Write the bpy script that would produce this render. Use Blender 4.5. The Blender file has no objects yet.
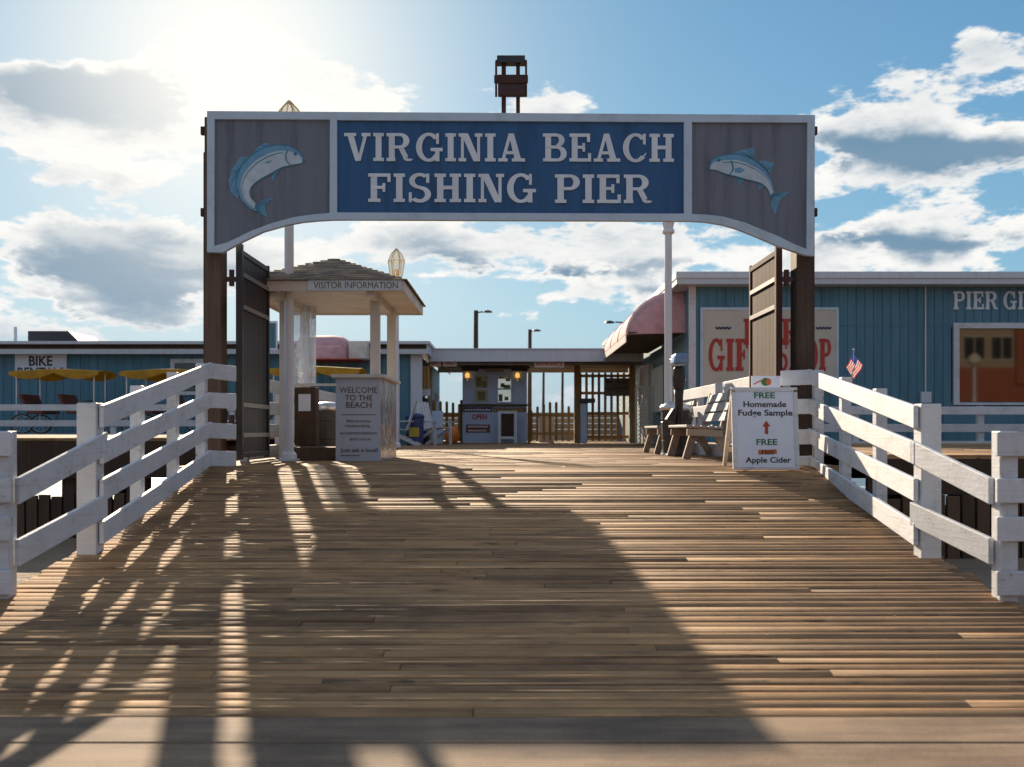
import bpy, bmesh, math, random
from mathutils import Vector, Matrix
random.seed(7)
R = math.radians
SC = bpy.context.scene
C = SC.collection

# ------------------------------------------------------------------ camera
cam_d = bpy.data.cameras.new("Camera")
cam = bpy.data.objects.new("Camera", cam_d); C.objects.link(cam); SC.camera = cam
cam.location = (0, 0, 1.25); cam.rotation_euler = (R(90), 0, 0)
cam_d.sensor_width = 36; cam_d.lens = 35.16
cam_d.shift_y = 0.0464
cam_d.clip_start = 0.05; cam_d.clip_end = 6000
cam_d.dof.use_dof = True; cam_d.dof.focus_distance = 10.6; cam_d.dof.aperture_fstop = 2.6

# ------------------------------------------------------------------ light
SUN = Vector((-0.282, 1.0, 0.372)).normalized()
SUN_EL = math.asin(SUN.z); SUN_AZ = math.atan2(SUN.x, SUN.y)
sd = bpy.data.lights.new("Sun", 'SUN'); sd.energy = 5.0; sd.angle = R(0.6); sd.color = (1.0, 0.81, 0.59)
so = bpy.data.objects.new("Sun", sd); C.objects.link(so)
so.rotation_euler = (-SUN).to_track_quat('-Z', 'Y').to_euler()
EXPO = 1.1
SKY = 0.05
vs = SC.view_settings
vs.view_transform = 'Standard'; vs.look = 'None'; vs.exposure = EXPO; vs.gamma = 1.0; vs.use_curve_mapping = False


class NT:
    """small helper for node expressions"""
    def __init__(s, tree): s.t = tree; s.n = tree.nodes; s.l = tree.links
    def node(s, typ, **kw):
        n = s.n.new(typ)
        for k, v in kw.items(): setattr(n, k, v)
        return n
    def put(s, sock, v):
        if v is None: return
        if isinstance(v, bpy.types.NodeSocket): s.l.new(v, sock)
        else:
            if hasattr(sock, 'default_value'):
                try: sock.default_value = v
                except Exception:
                    sock.default_value = (*v, 1.0)
    def m(s, op, a, b=None, c=None, clamp=False):
        n = s.node('ShaderNodeMath', operation=op); n.use_clamp = clamp
        s.put(n.inputs[0], a); s.put(n.inputs[1], b); s.put(n.inputs[2], c)
        return n.outputs[0]
    def mix(s, f, a, b, blend='MIX'):
        n = s.node('ShaderNodeMix', data_type='RGBA', blend_type=blend)
        s.put(n.inputs[0], f); s.put(n.inputs[6], a); s.put(n.inputs[7], b)
        return n.outputs[2]
    def ss(s, v, lo, hi, a=0.0, b=1.0):
        n = s.node('ShaderNodeMapRange', interpolation_type='SMOOTHSTEP')
        s.put(n.inputs[0], v); s.put(n.inputs[1], lo); s.put(n.inputs[2], hi); s.put(n.inputs[3], a); s.put(n.inputs[4], b)
        return n.outputs[0]
    def mapping(s, v, scale=(1, 1, 1), loc=(0, 0, 0)):
        n = s.node('ShaderNodeMapping'); s.put(n.inputs[0], v); s.put(n.inputs[1], loc); s.put(n.inputs[3], scale)
        return n.outputs[0]
    def noise(s, v, scale, detail=4, rough=.5, dist=0):
        n = s.node('ShaderNodeTexNoise'); s.put(n.inputs['Vector'], v)
        n.inputs['Scale'].default_value = scale; n.inputs['Detail'].default_value = detail
        n.inputs['Roughness'].default_value = rough; n.inputs['Distortion'].default_value = dist
        return n.outputs[0]


# ------------------------------------------------------------------ world: Nishita sky with a broken cloud deck
W = bpy.data.worlds.new("World"); SC.world = W; W.use_nodes = True
W.node_tree.nodes.clear()
w = NT(W.node_tree)
sky = w.node('ShaderNodeTexSky', sky_type='NISHITA')
sky.sun_disc = False; sky.sun_elevation = SUN_EL; sky.sun_rotation = SUN_AZ
sky.air_density = 1.0; sky.dust_density = 0.3; sky.ozone_density = 1.6
tc = w.node('ShaderNodeTexCoord'); dirv = tc.outputs['Generated']
sx = w.node('ShaderNodeSeparateXYZ'); w.put(sx.inputs[0], dirv)
az = w.m('ARCTAN2', sx.outputs[0], sx.outputs[1]); el = w.m('ARCSINE', sx.outputs[2])
wz = w.mapping(dirv, (1, 1, 1.6), (2, 5, 1))
waz = w.m('ADD', az, w.m('MULTIPLY', w.m('SUBTRACT', w.noise(wz, 9, 5, .6), .5), .16))
wel = w.m('ADD', el, w.m('MULTIPLY', w.m('SUBTRACT', w.noise(w.mapping(dirv, (1, 1, 1.6), (9, 1, 4)), 9, 5, .6), .5), .075))
U = 1.0 / (SKY * 2 ** EXPO)            # display-linear 1.0 in sky units


def azel(px, py):
    u = (px - 512) / 1000; v = (431 - py) / 1000
    return math.atan(u), math.atan(v / math.sqrt(1 + u * u))


def blob(px, py, rx, ry, wt):
    a0, e0 = azel(px, py)
    da = w.m('DIVIDE', w.m('SUBTRACT', waz, a0), rx / 1000); de = w.m('DIVIDE', w.m('SUBTRACT', wel, e0), ry / 1000)
    q = w.m('ADD', w.m('MULTIPLY', da, da), w.m('MULTIPLY', de, de))
    return w.m('MULTIPLY', w.m('EXPONENT', w.m('MULTIPLY', q, -1.0)), wt)


cv = w.mapping(dirv, (1.0, 1.0, 2.9), (3.1, 0.4, 1.7))
n1 = w.m('ADD', w.m('MULTIPLY', w.m('SUBTRACT', w.noise(cv, 7.5, 12, .60, .1), .5), 1.7), .5)
cv2 = w.mapping(dirv, (1.0, 1.0, 2.9), (3.1 - .008, 0.4, 1.7 + .04))   # the same field a little nearer the sun
n2 = w.m('ADD', w.m('MULTIPLY', w.m('SUBTRACT', w.noise(cv2, 7.5, 5, .58, .1), .5), 1.7), .5)
nbig = w.noise(w.mapping(dirv, (1, 1, 2.5), (7, 2, 5)), 2.2, 3, .5)
blobs = [(85, 98, 95, 30, .50), (10, 62, 90, 26, .30), (360, 85, 110, 34, .34), (598, 94, 48, 26, .36), (112, 186, 26, 9, .30), (150, 140, 190, 24, .34), (160, 250, 160, 30, .2),
         (885, 150, 95, 26, .46), (985, 95, 62, 55, .26), (880, 110, 80, 20, .12), (900, 185, 140, 14, .16),
         (80, 262, 150, 26, .33), (40, 225, 90, 14, .20), (250, 245, 130, 30, .28), (430, 240, 120, 22, .30), (580, 262, 110, 20, .34),
         (690, 245, 90, 20, .30), (800, 262, 60, 14, .18), (930, 240, 110, 28, .46), (480, 300, 160, 8, .16), (560, 303, 60, 8, .15),
         (660, 60, 130, 60, -.40), (760, 150, 60, 60, -.22), (450, 30, 130, 30, -.35), (20, 20, 90, 24, -.30), (960, 20, 200, 26, -.35), (200, 210, 150, 22, -.18),
         (600, 205, 130, 18, -.2), (512, 350, 700, 22, -.25), (90, 300, 170, 14, .26), (300, 262, 200, 18, .12), (760, 285, 200, 10, .15), (640, 235, 90, 10, .2)]
cov = None
for b in blobs:
    o_ = blob(*b); cov = o_ if cov is None else w.m('ADD', cov, o_)
back = w.ss(w.m('MULTIPLY', sx.outputs[1], -1.0), -.75, .1, 0.0, 0.20)      # unseen cloud added round the sides and behind, for fill light
den = w.m('ADD', w.m('ADD', n1, cov), w.m('ADD', back, w.m('MULTIPLY', w.m('SUBTRACT', nbig, .5), .35)))
mask = w.ss(den, .62, .74)
core = w.ss(den, .76, 1.15)
lit = w.ss(w.m('SUBTRACT', n1, n2), -.16, .18)
thick = None
for b in [(75, 94, 95, 24, 1.3), (165, 108, 40, 14, .7), (345, 85, 22, 12, .55), (885, 158, 90, 17, 1.0), (960, 160, 90, 14, .6), (50, 258, 90, 17, .85), (170, 284, 150, 12, .7), (60, 305, 150, 12, .6), (950, 245, 90, 16, .9), (860, 240, 50, 10, .7), (560, 272, 110, 9, 1.0), (760, 288, 160, 8, .7), (330, 300, 120, 10, .6), (440, 262, 60, 10, .6), (320, 270, 60, 12, .5), (700, 262, 60, 8, .5)]:
    o_ = blob(*b); thick = o_ if thick is None else w.m('ADD', thick, o_)
thick = w.m('MULTIPLY', thick, w.ss(den, .66, .86))
tn_ = w.m('ADD', w.m('ADD', thick, w.m('MULTIPLY', w.m('SUBTRACT', n2, .5), .7)), w.m('MULTIPLY', w.m('SUBTRACT', n1, .5), .55))
thick = w.ss(tn_, .10, .92)
dark_c = (.17 * U, .30 * U, .43 * U); mid_c = (.62 * U, .68 * U, .74 * U); bri_c = (.98 * U, .97 * U, .94 * U)
ccol = w.mix(lit, w.mix(core, mid_c, dark_c), bri_c)
ccol = w.mix(w.m('MULTIPLY', core, .85), w.mix(.65, ccol, bri_c), w.mix(w.m('MULTIPLY', lit, .45), dark_c, bri_c))
ccol = w.mix(w.m('MULTIPLY', thick, .95), ccol, dark_c)
back_fill = w.ss(w.m('MULTIPLY', sx.outputs[1], -1.0), -.3, .3)
ccol = w.mix(back_fill, ccol, (.50 * U, .57 * U, .66 * U))                 # out-of-view cloud behind gets a flat colour chosen as fill light
# thin bright veil round the sun
sv = w.node('ShaderNodeVectorMath', operation='DOT_PRODUCT'); w.put(sv.inputs[0], dirv); sv.inputs[1].default_value = SUN
ang = w.m('ARCCOSINE', w.m('MINIMUM', sv.outputs['Value'], .999999))
veil = w.m('EXPONENT', w.m('MULTIPLY', w.m('POWER', w.m('DIVIDE', ang, .165), 1.7), -1.0))
halo = w.m('EXPONENT', w.m('MULTIPLY', w.m('DIVIDE', ang, .22), -1.0))
skyt = w.mix(1.0, sky.outputs[0], (.74, 1.34, 1.98, 1), 'MULTIPLY')
den_ = w.mix(1.0, w.mix(1.0, skyt, (1 / (1.25 * U), 1 / (1.25 * U), 1 / (1.25 * U)), 'MULTIPLY'), (1, 1, 1), 'ADD')
skyc = w.mix(1.0, skyt, den_, 'DIVIDE')
base = w.mix(mask, skyc, ccol)
base = w.mix(w.m('MULTIPLY', veil, .93), base, (1.12 * U, 1.08 * U, 1.0 * U))
hz = w.ss(el, .0, .14, 1.0, 0.0)
base = w.mix(w.m('MULTIPLY', hz, .62), base, (.36 * U, .50 * U, .65 * U))   # pale low air over the sea
bg = w.node('ShaderNodeBackground'); w.put(bg.inputs[0], base); bg.inputs[1].default_value = SKY
wo = w.node('ShaderNodeOutputWorld'); w.l.new(bg.outputs[0], wo.inputs[0])


# ------------------------------------------------------------------ materials
def mat(name, fn):
    m = bpy.data.materials.new(name); m.use_nodes = True
    t = NT(m.node_tree); b = m.node_tree.nodes['Principled BSDF']
    fn(t, b); return m


def bump(t, b, h, strength=.4, dist=.01):
    n = t.node('ShaderNodeBump'); n.inputs['Strength'].default_value = strength; n.inputs['Distance'].default_value = dist
    t.put(n.inputs['Height'], h); t.put(b.inputs['Normal'], n.outputs[0])


def attr_tone(t):
    a = t.node('ShaderNodeAttribute'); a.attribute_name = 'tone'; return a.outputs['Fac']


def wood(name, light, dark, axis, rough=.7, tone=.6, fine=1.0, bs=.5, spec=.3, worn=False):
    """weathered timber, grain along axis"""
    def fn(t, b):
        co = t.node('ShaderNodeTexCoord').outputs['Object']
        to = attr_tone(t)
        off = t.node('ShaderNodeCombineXYZ'); t.put(off.inputs[0], t.m('MULTIPLY', to, 37.0)); t.put(off.inputs[1], t.m('MULTIPLY', to, 11.0)); t.put(off.inputs[2], t.m('MULTIPLY', to, 19.0))
        va = t.node('ShaderNodeVectorMath', operation='ADD'); t.put(va.inputs[0], co); t.put(va.inputs[1], off.outputs[0])
        s = {'X': (.9, 22, 22), 'Y': (22, .9, 22), 'Z': (22, 22, .9)}[axis]
        s2 = {'X': (.45, 60, 60), 'Y': (60, .45, 60), 'Z': (60, 60, .45)}[axis]
        g = t.noise(t.mapping(va.outputs[0], s), 1.0 * fine, 6, .65, .4)
        f = t.noise(t.mapping(va.outputs[0], s2), 1.6 * fine, 3, .6)
        st = t.noise(va.outputs[0], 2.3, 4, .6)
        k = t.m('ADD', t.m('MULTIPLY', g, .55), t.m('MULTIPLY', f, .35))
        k = t.m('ADD', k, t.m('MULTIPLY', t.m('SUBTRACT', st, .5), .5))
        k = t.m('ADD', k, t.m('MULTIPLY', t.m('SUBTRACT', to, .5), tone))
        if worn:
            kn = t.noise(t.mapping(va.outputs[0], {'X': (2.2, 9, 9), 'Y': (9, 2.2, 9), 'Z': (9, 9, 2.2)}[axis]), 1.6, 3, .55)
            k = t.m('SUBTRACT', k, t.ss(kn, .62, .74, 0, .30))
            big = t.noise(t.mapping(co, (.35, 1.1, 1)), 1.3, 4, .6); k = t.m('ADD', k, t.m('MULTIPLY', t.m('SUBTRACT', big, .5), .45))
        k = t.ss(k, .18, .72)
        t.put(b.inputs['Base Color'], t.mix(k, dark, light)); b.inputs['Roughness'].default_value = rough; b.inputs['Specular IOR Level'].default_value = spec
        bump(t, b, t.m('ADD', g, t.m('MULTIPLY', f, .7)), bs, .006)
    return mat(name, fn)


def paint(name, col, rough=.5, dirt=.25, dcol=(.25, .22, .18), scale=3.0, bs=.15, streak=False, tone=0.12):
    """painted surface with faint patchy wear"""
    def fn(t, b):
        co = t.node('ShaderNodeTexCoord').outputs['Object']; to = attr_tone(t)
        v = t.mapping(co, (6, 6, .5)) if streak else co
        n = t.noise(v, scale, 6, .62, .3); n2 = t.noise(co, 30, 4, .6)
        k = t.ss(t.m('ADD', t.m('MULTIPLY', n, .8), t.m('MULTIPLY', n2, .2)), .45, .75, 0, dirt)
        c = t.mix(k, col, dcol)
        sh = t.m('ADD', 1.0 - tone / 2, t.m('MULTIPLY', to, tone))
        cc = t.node('ShaderNodeCombineColor')
        for i in range(3): t.put(cc.inputs[i], sh)
        t.put(b.inputs['Base Color'], t.mix(1.0, c, cc.outputs[0], 'MULTIPLY'))
        t.put(b.inputs['Roughness'], t.ss(n, .3, .7, rough - .08, min(1, rough + .12)))
        bump(t, b, t.m('ADD', n2, n), bs, .004)
    return mat(name, fn)


def plain(name, col, rough=.6, metal=0.0, ior=None, spec=None):
    def fn(t, b):
        n = t.noise(t.node('ShaderNodeTexCoord').outputs['Object'], 9, 4, .6)
        t.put(b.inputs['Base Color'], t.mix(t.ss(n, .3, .75), col, tuple(c * .78 for c in col)))
        b.inputs['Roughness'].default_value = rough; b.inputs['Metallic'].default_value = metal
        if ior: b.inputs['IOR'].default_value = ior
    return mat(name, fn)


def glow(name, col, st):
    def fn(t, b):
        b.inputs['Base Color'].default_value = (*col, 1); b.inputs['Emission Color'].default_value = (*col, 1); b.inputs['Emission Strength'].default_value = st
    return mat(name, fn)


def cloth(name, col, transl=.4):
    def fn(t, b):
        co = t.node('ShaderNodeTexCoord').outputs['Object']
        n = t.noise(co, 4, 5, .6)
        c = t.mix(t.ss(n, .35, .7), col, tuple(x * .75 for x in col))
        t.put(b.inputs['Base Color'], c); b.inputs['Roughness'].default_value = .8
        tr = t.node('ShaderNodeBsdfTranslucent'); t.put(tr.inputs[0], c)
        mx = t.node('ShaderNodeMixShader'); mx.inputs[0].default_value = transl
        t.l.new(b.outputs[0], mx.inputs[1]); t.l.new(tr.outputs[0], mx.inputs[2])
        o = [n_ for n_ in t.n if n_.type == 'OUTPUT_MATERIAL'][0]; t.l.new(mx.outputs[0], o.inputs[0])
    return mat(name, fn)


def clear(name, tint=(.9, .95, 1), f=.12):
    def fn(t, b):
        b.inputs['Base Color'].default_value = (*tint, 1); b.inputs['Roughness'].default_value = .08
        tr = t.node('ShaderNodeBsdfTransparent'); tr.inputs[0].default_value = (*tint, 1)
        mx = t.node('ShaderNodeMixShader'); mx.inputs[0].default_value = f
        t.l.new(tr.outputs[0], mx.inputs[1]); t.l.new(b.outputs[0], mx.inputs[2])
        o = [n_ for n_ in t.n if n_.type == 'OUTPUT_MATERIAL'][0]; t.l.new(mx.outputs[0], o.inputs[0])
    return mat(name, fn)


M = {}
M['deck'] = wood('deck_wood', (.46, .268, .124), (.120, .067, .034), 'X', .80, .26, 1.3, .75, .3, True)
M['post'] = wood('post_wood', (.125, .085, .060), (.05, .034, .026), 'Z', .75, .3)
M['dark_wood'] = wood('dark_wood', (.115, .072, .046), (.045, .028, .019), 'Z', .8, .4)
M['picket'] = wood('picket_wood', (.50, .30, .11), (.24, .135, .055), 'Z', .75, .4)
M['grey_wood'] = wood('grey_wood', (.30, .25, .20), (.12, .095, .075), 'X', .8, .4)
M['bench_wood'] = wood('bench_wood', (.40, .33, .26), (.16, .125, .10), 'Y', .7, .4)
M['rail_wood'] = wood('rail_wood', (.72, .56, .40), (.46, .35, .24), 'X', .8, .3)
def f_white(t, b):
    co = t.node('ShaderNodeTexCoord').outputs['Object']; to = attr_tone(t)
    gr = t.noise(t.mapping(co, (1.6, 1.6, 34)), 1.6, 5, .65, .3)              # brushed grain along the boards
    n = t.noise(co, 3.2, 6, .65, .3); f = t.noise(co, 26, 5, .7)
    dirt = t.ss(t.m('ADD', t.m('MULTIPLY', n, .7), t.m('MULTIPLY', f, .3)), .44, .72, 0, .55)
    c = t.mix(dirt, (.585, .61, .65), (.34, .325, .31))
    c = t.mix(t.ss(gr, .52, .75, 0, .45), c, (.30, .29, .28))
    chip = t.m('MULTIPLY', t.ss(f, .60, .66), t.ss(n, .50, .60))
    c = t.mix(t.m('MULTIPLY', chip, .8), c, (.16, .135, .11))
    st = t.noise(t.mapping(co, (14, 14, .9)), 1.2, 4, .6)
    c = t.mix(t.ss(st, .60, .78, 0, .35), c, (.30, .24, .18))
    sh = t.m('ADD', .86, t.m('MULTIPLY', to, .2)); cc = t.node('ShaderNodeCombineColor')
    for i_ in range(3): t.put(cc.inputs[i_], sh)
    t.put(b.inputs['Base Color'], t.mix(1.0, c, cc.outputs[0], 'MULTIPLY')); b.inputs['Roughness'].default_value = .6
    bump(t, b, t.m('SUBTRACT', t.m('ADD', t.m('MULTIPLY', gr, 1.1), f), chip), .4, .005)
M['white'] = mat('white_paint', f_white)
M['frame'] = paint('sign_frame_paint', (.46, .58, .70), .5, .5, (.25, .28, .31), 3.0)
M['blue_sign'] = paint('blue_sign_paint', (.010, .085, .225), .5, .85, (.016, .045, .10), 1.5, .2, True)
M['grey_panel'] = paint('grey_panel_paint', (.150, .172, .215), .75, .7, (.075, .075, .085), 1.5, .4, True)
M['letter'] = paint('letter_paint', (.62, .68, .74), .5, .3, (.40, .43, .46), 4)
M['siding'] = paint('blue_siding', (.070, .185, .255), .6, .6, (.045, .115, .16), 1.2, .2, True, .16)
M['fascia'] = paint('fascia_paint', (.52, .56, .62), .5, .35, (.30, .30, .32), 2.0, .15, True)
M['booth'] = paint('booth_paint', (.40, .50, .66), .55, .3, (.22, .24, .28), 2.0)
M['kiosk'] = paint('kiosk_paint', (.52, .50, .47), .55, .45, (.30, .26, .22), 3.0)
M['bench_paint'] = paint('bench_paint', (.31, .30, .30), .6, .6, (.24, .21, .18), 4)
M['cream'] = paint('cream_paint', (.52, .48, .41), .55, .3, (.38, .32, .24), 2.0)
M['red'] = plain('red_paint', (.42, .035, .02), .55)
M['navy'] = plain('navy_paint', (.02, .025, .10), .6)
M['brown_text'] = plain('brown_lettering', (.10, .055, .03), .6)
M['black_text'] = plain('black_lettering', (.03, .02, .02), .6)
M['green_text'] = plain('green_lettering', (.03, .16, .04), .6)
M['orange'] = plain('orange_paint', (.55, .14, .03), .6)
M['board_white'] = paint('board_white', (.62, .66, .76), .4, .15, (.42, .44, .50), 3)
M['counter_front'] = paint('counter_front', (.34, .38, .44), .5, .2, (.24, .26, .30), 2)
def f_metal(t, b):
    co = t.node('ShaderNodeTexCoord').outputs['Object']
    n = t.noise(t.mapping(co, (3, 3, 1.6)), 1.6, 4, .6, 1.2); d = t.noise(co, 5, 5, .65)
    t.put(b.inputs['Base Color'], t.mix(t.ss(d, .4, .7), (.70, .70, .72), (.34, .28, .22))); b.inputs['Metallic'].default_value = .9; b.inputs['Roughness'].default_value = .12
    bump(t, b, n, 1.0, .10)
M['metal_sheet'] = mat('metal_sheet', f_metal)
M['rust'] = plain('rusty_iron', (.062, .026, .022), .8, 0)
M['gate_red'] = wood('gate_red_wood', (.055, .020, .016), (.020, .009, .008), 'Z', .85, .4)
M['gate'] = plain('gate_iron', (.024, .017, .016), .45, .3)
M['gate_bar'] = plain('gate_bar_metal', (.28, .25, .24), .4, .6)
M['iron'] = plain('dark_iron', (.05, .05, .055), .5, .5)
M['steel'] = plain('steel', (.6, .62, .64), .35, .8)
M['pole'] = paint('pole_paint', (.60, .63, .68), .35, .15, (.4, .4, .4), 2)
M['viewer_iron'] = plain('viewer_iron', (.028, .020, .016), .6)
M['viewer_blue'] = plain('viewer_blue', (.16, .27, .46), .3, .5)
M['brass'] = plain('brass', (.70, .52, .20), .35, .8)
M['glass'] = clear('lantern_glass', (1, .97, .9), .35)
M['window'] = plain('window_glass', (.012, .010, .009), .03, 0, 1.65)
def f_plexi(t, b):
    co = t.node('ShaderNodeTexCoord').outputs['Object']
    n = t.noise(t.mapping(co, (7, 7, .8)), 1.5, 5, .65, .8)
    b.inputs['Base Color'].default_value = (.75, .78, .82, 1); b.inputs['Metallic'].default_value = .5; b.inputs['Roughness'].default_value = .12
    bump(t, b, n, 1.0, .06)
    tr = t.node('ShaderNodeBsdfTransparent'); tr.inputs[0].default_value = (.85, .9, .95, 1)
    mx = t.node('ShaderNodeMixShader'); t.put(mx.inputs[0], t.ss(n, .35, .7, .35, .9))
    t.l.new(tr.outputs[0], mx.inputs[1]); t.l.new(b.outputs[0], mx.inputs[2])
    o = [n_ for n_ in t.n if n_.type == 'OUTPUT_MATERIAL'][0]; t.l.new(mx.outputs[0], o.inputs[0])
M['plexi'] = mat('acrylic_sheet', f_plexi)
M['pink'] = cloth('pink_awning', (.70, .40, .42), .22)
M['redcloth'] = cloth('red_lining', (.65, .12, .06), .3)
M['yellow'] = cloth('yellow_canopy', (.50, .25, .012), .25)
M['seat'] = plain('brown_seat', (.16, .045, .03), .6)
M['bin_blue'] = plain('bin_blue', (.04, .06, .20), .5)
M['bin_dark'] = plain('bin_dark', (.035, .032, .03), .5)
M['label_yellow'] = plain('yellow_label', (.55, .42, .05), .6)
M['pumpkin'] = plain('pumpkin_skin', (.60, .17, .02), .5)
M['stem'] = plain('stem', (.12, .13, .04), .7)
M['hotel'] = plain('hotel_beige', (.34, .27, .19), .8)
M['brick'] = plain('hotel_brick', (.30, .085, .035), .8)
M['hedge'] = plain('hedge', (.03, .045, .015), .9)
M['sconce'] = glow('sconce_glow', (1.0, .50, .12), .5)
M['teal'] = plain('teal_paint', (.04, .20, .30), .6)
M['fish_belly'] = plain('fish_belly', (.46, .56, .64), .6)
M['fish_blue'] = plain('fish_blue', (.13, .32, .50), .6)
M['flag_red'] = cloth('flag_red', (.60, .05, .05), .3)
M['flag_white'] = cloth('flag_white', (.80, .78, .76), .3)
M['flag_blue'] = cloth('flag_blue', (.04, .07, .28), .3)
M['old_notice'] = plain('old_notice', (.20, .18, .07), .8)
M['curtain'] = plain('curtain', (.40, .38, .28), .9)
M['bright_pane'] = plain('pale_pane', (.55, .60, .58), .2)


def f_conc(t, b):
    co = t.node('ShaderNodeTexCoord').outputs['Object']
    n = t.noise(co, 1.4, 6, .6); g = t.noise(co, 90, 3, .6)
    st = t.noise(t.mapping(co, (.6, 5, 1)), 2.0, 4, .6)
    k = t.m('ADD', t.m('MULTIPLY', n, .5), t.m('ADD', t.m('MULTIPLY', g, .2), t.m('MULTIPLY', st, .3)))
    t.put(b.inputs['Base Color'], t.mix(t.ss(k, .38, .60), (.27, .19, .125), (.13, .09, .062))); b.inputs['Roughness'].default_value = .85; b.inputs['Specular IOR Level'].default_value = .25
    bump(t, b, t.m('ADD', g, n), .35, .004)
M['concrete'] = mat('boardwalk_concrete', f_conc)


def f_sand(t, b):
    co = t.node('ShaderNodeTexCoord').outputs['Object']
    n = t.noise(co, .5, 6, .65); g = t.noise(co, 7, 5, .7)
    t.put(b.inputs['Base Color'], t.mix(t.ss(n, .35, .7), (.26, .195, .13), (.17, .125, .085))); b.inputs['Roughness'].default_value = .95
    bump(t, b, t.m('ADD', g, t.m('MULTIPLY', n, 2)), .9, .05)
M['sand'] = mat('sand', f_sand)


def f_sea(t, b):
    co = t.node('ShaderNodeTexCoord').outputs['Object']
    v = t.mapping(co, (.25, 1.0, 1))
    n = t.noise(v, .55, 7, .65, .3)
    foam = t.ss(t.noise(t.mapping(co, (.06, .5, 1)), .5, 5, .6, .5), .60, .66)
    t.put(b.inputs['Base Color'], t.mix(foam, (.05, .10, .12), (.8, .8, .8))); b.inputs['Roughness'].default_value = .3
    bump(t, b, n, 1.0, .25)
M['sea'] = mat('sea_water', f_sea)


def f_shingle(t, b):
    co = t.node('ShaderNodeTexCoord').outputs['Object']; to = attr_tone(t)
    n = t.noise(co, 6, 5, .65); g = t.noise(co, 60, 3, .6)
    k = t.m('ADD', t.m('MULTIPLY', n, .5), t.m('ADD', t.m('MULTIPLY', g, .25), t.m('MULTIPLY', to, .35)))
    t.put(b.inputs['Base Color'], t.mix(t.ss(k, .3, .8), (.12, .105, .085), (.30, .26, .20))); b.inputs['Roughness'].default_value = .9
    bump(t, b, g, .5, .008)
M['shingle'] = mat('roof_shingles', f_shingle)


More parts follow.
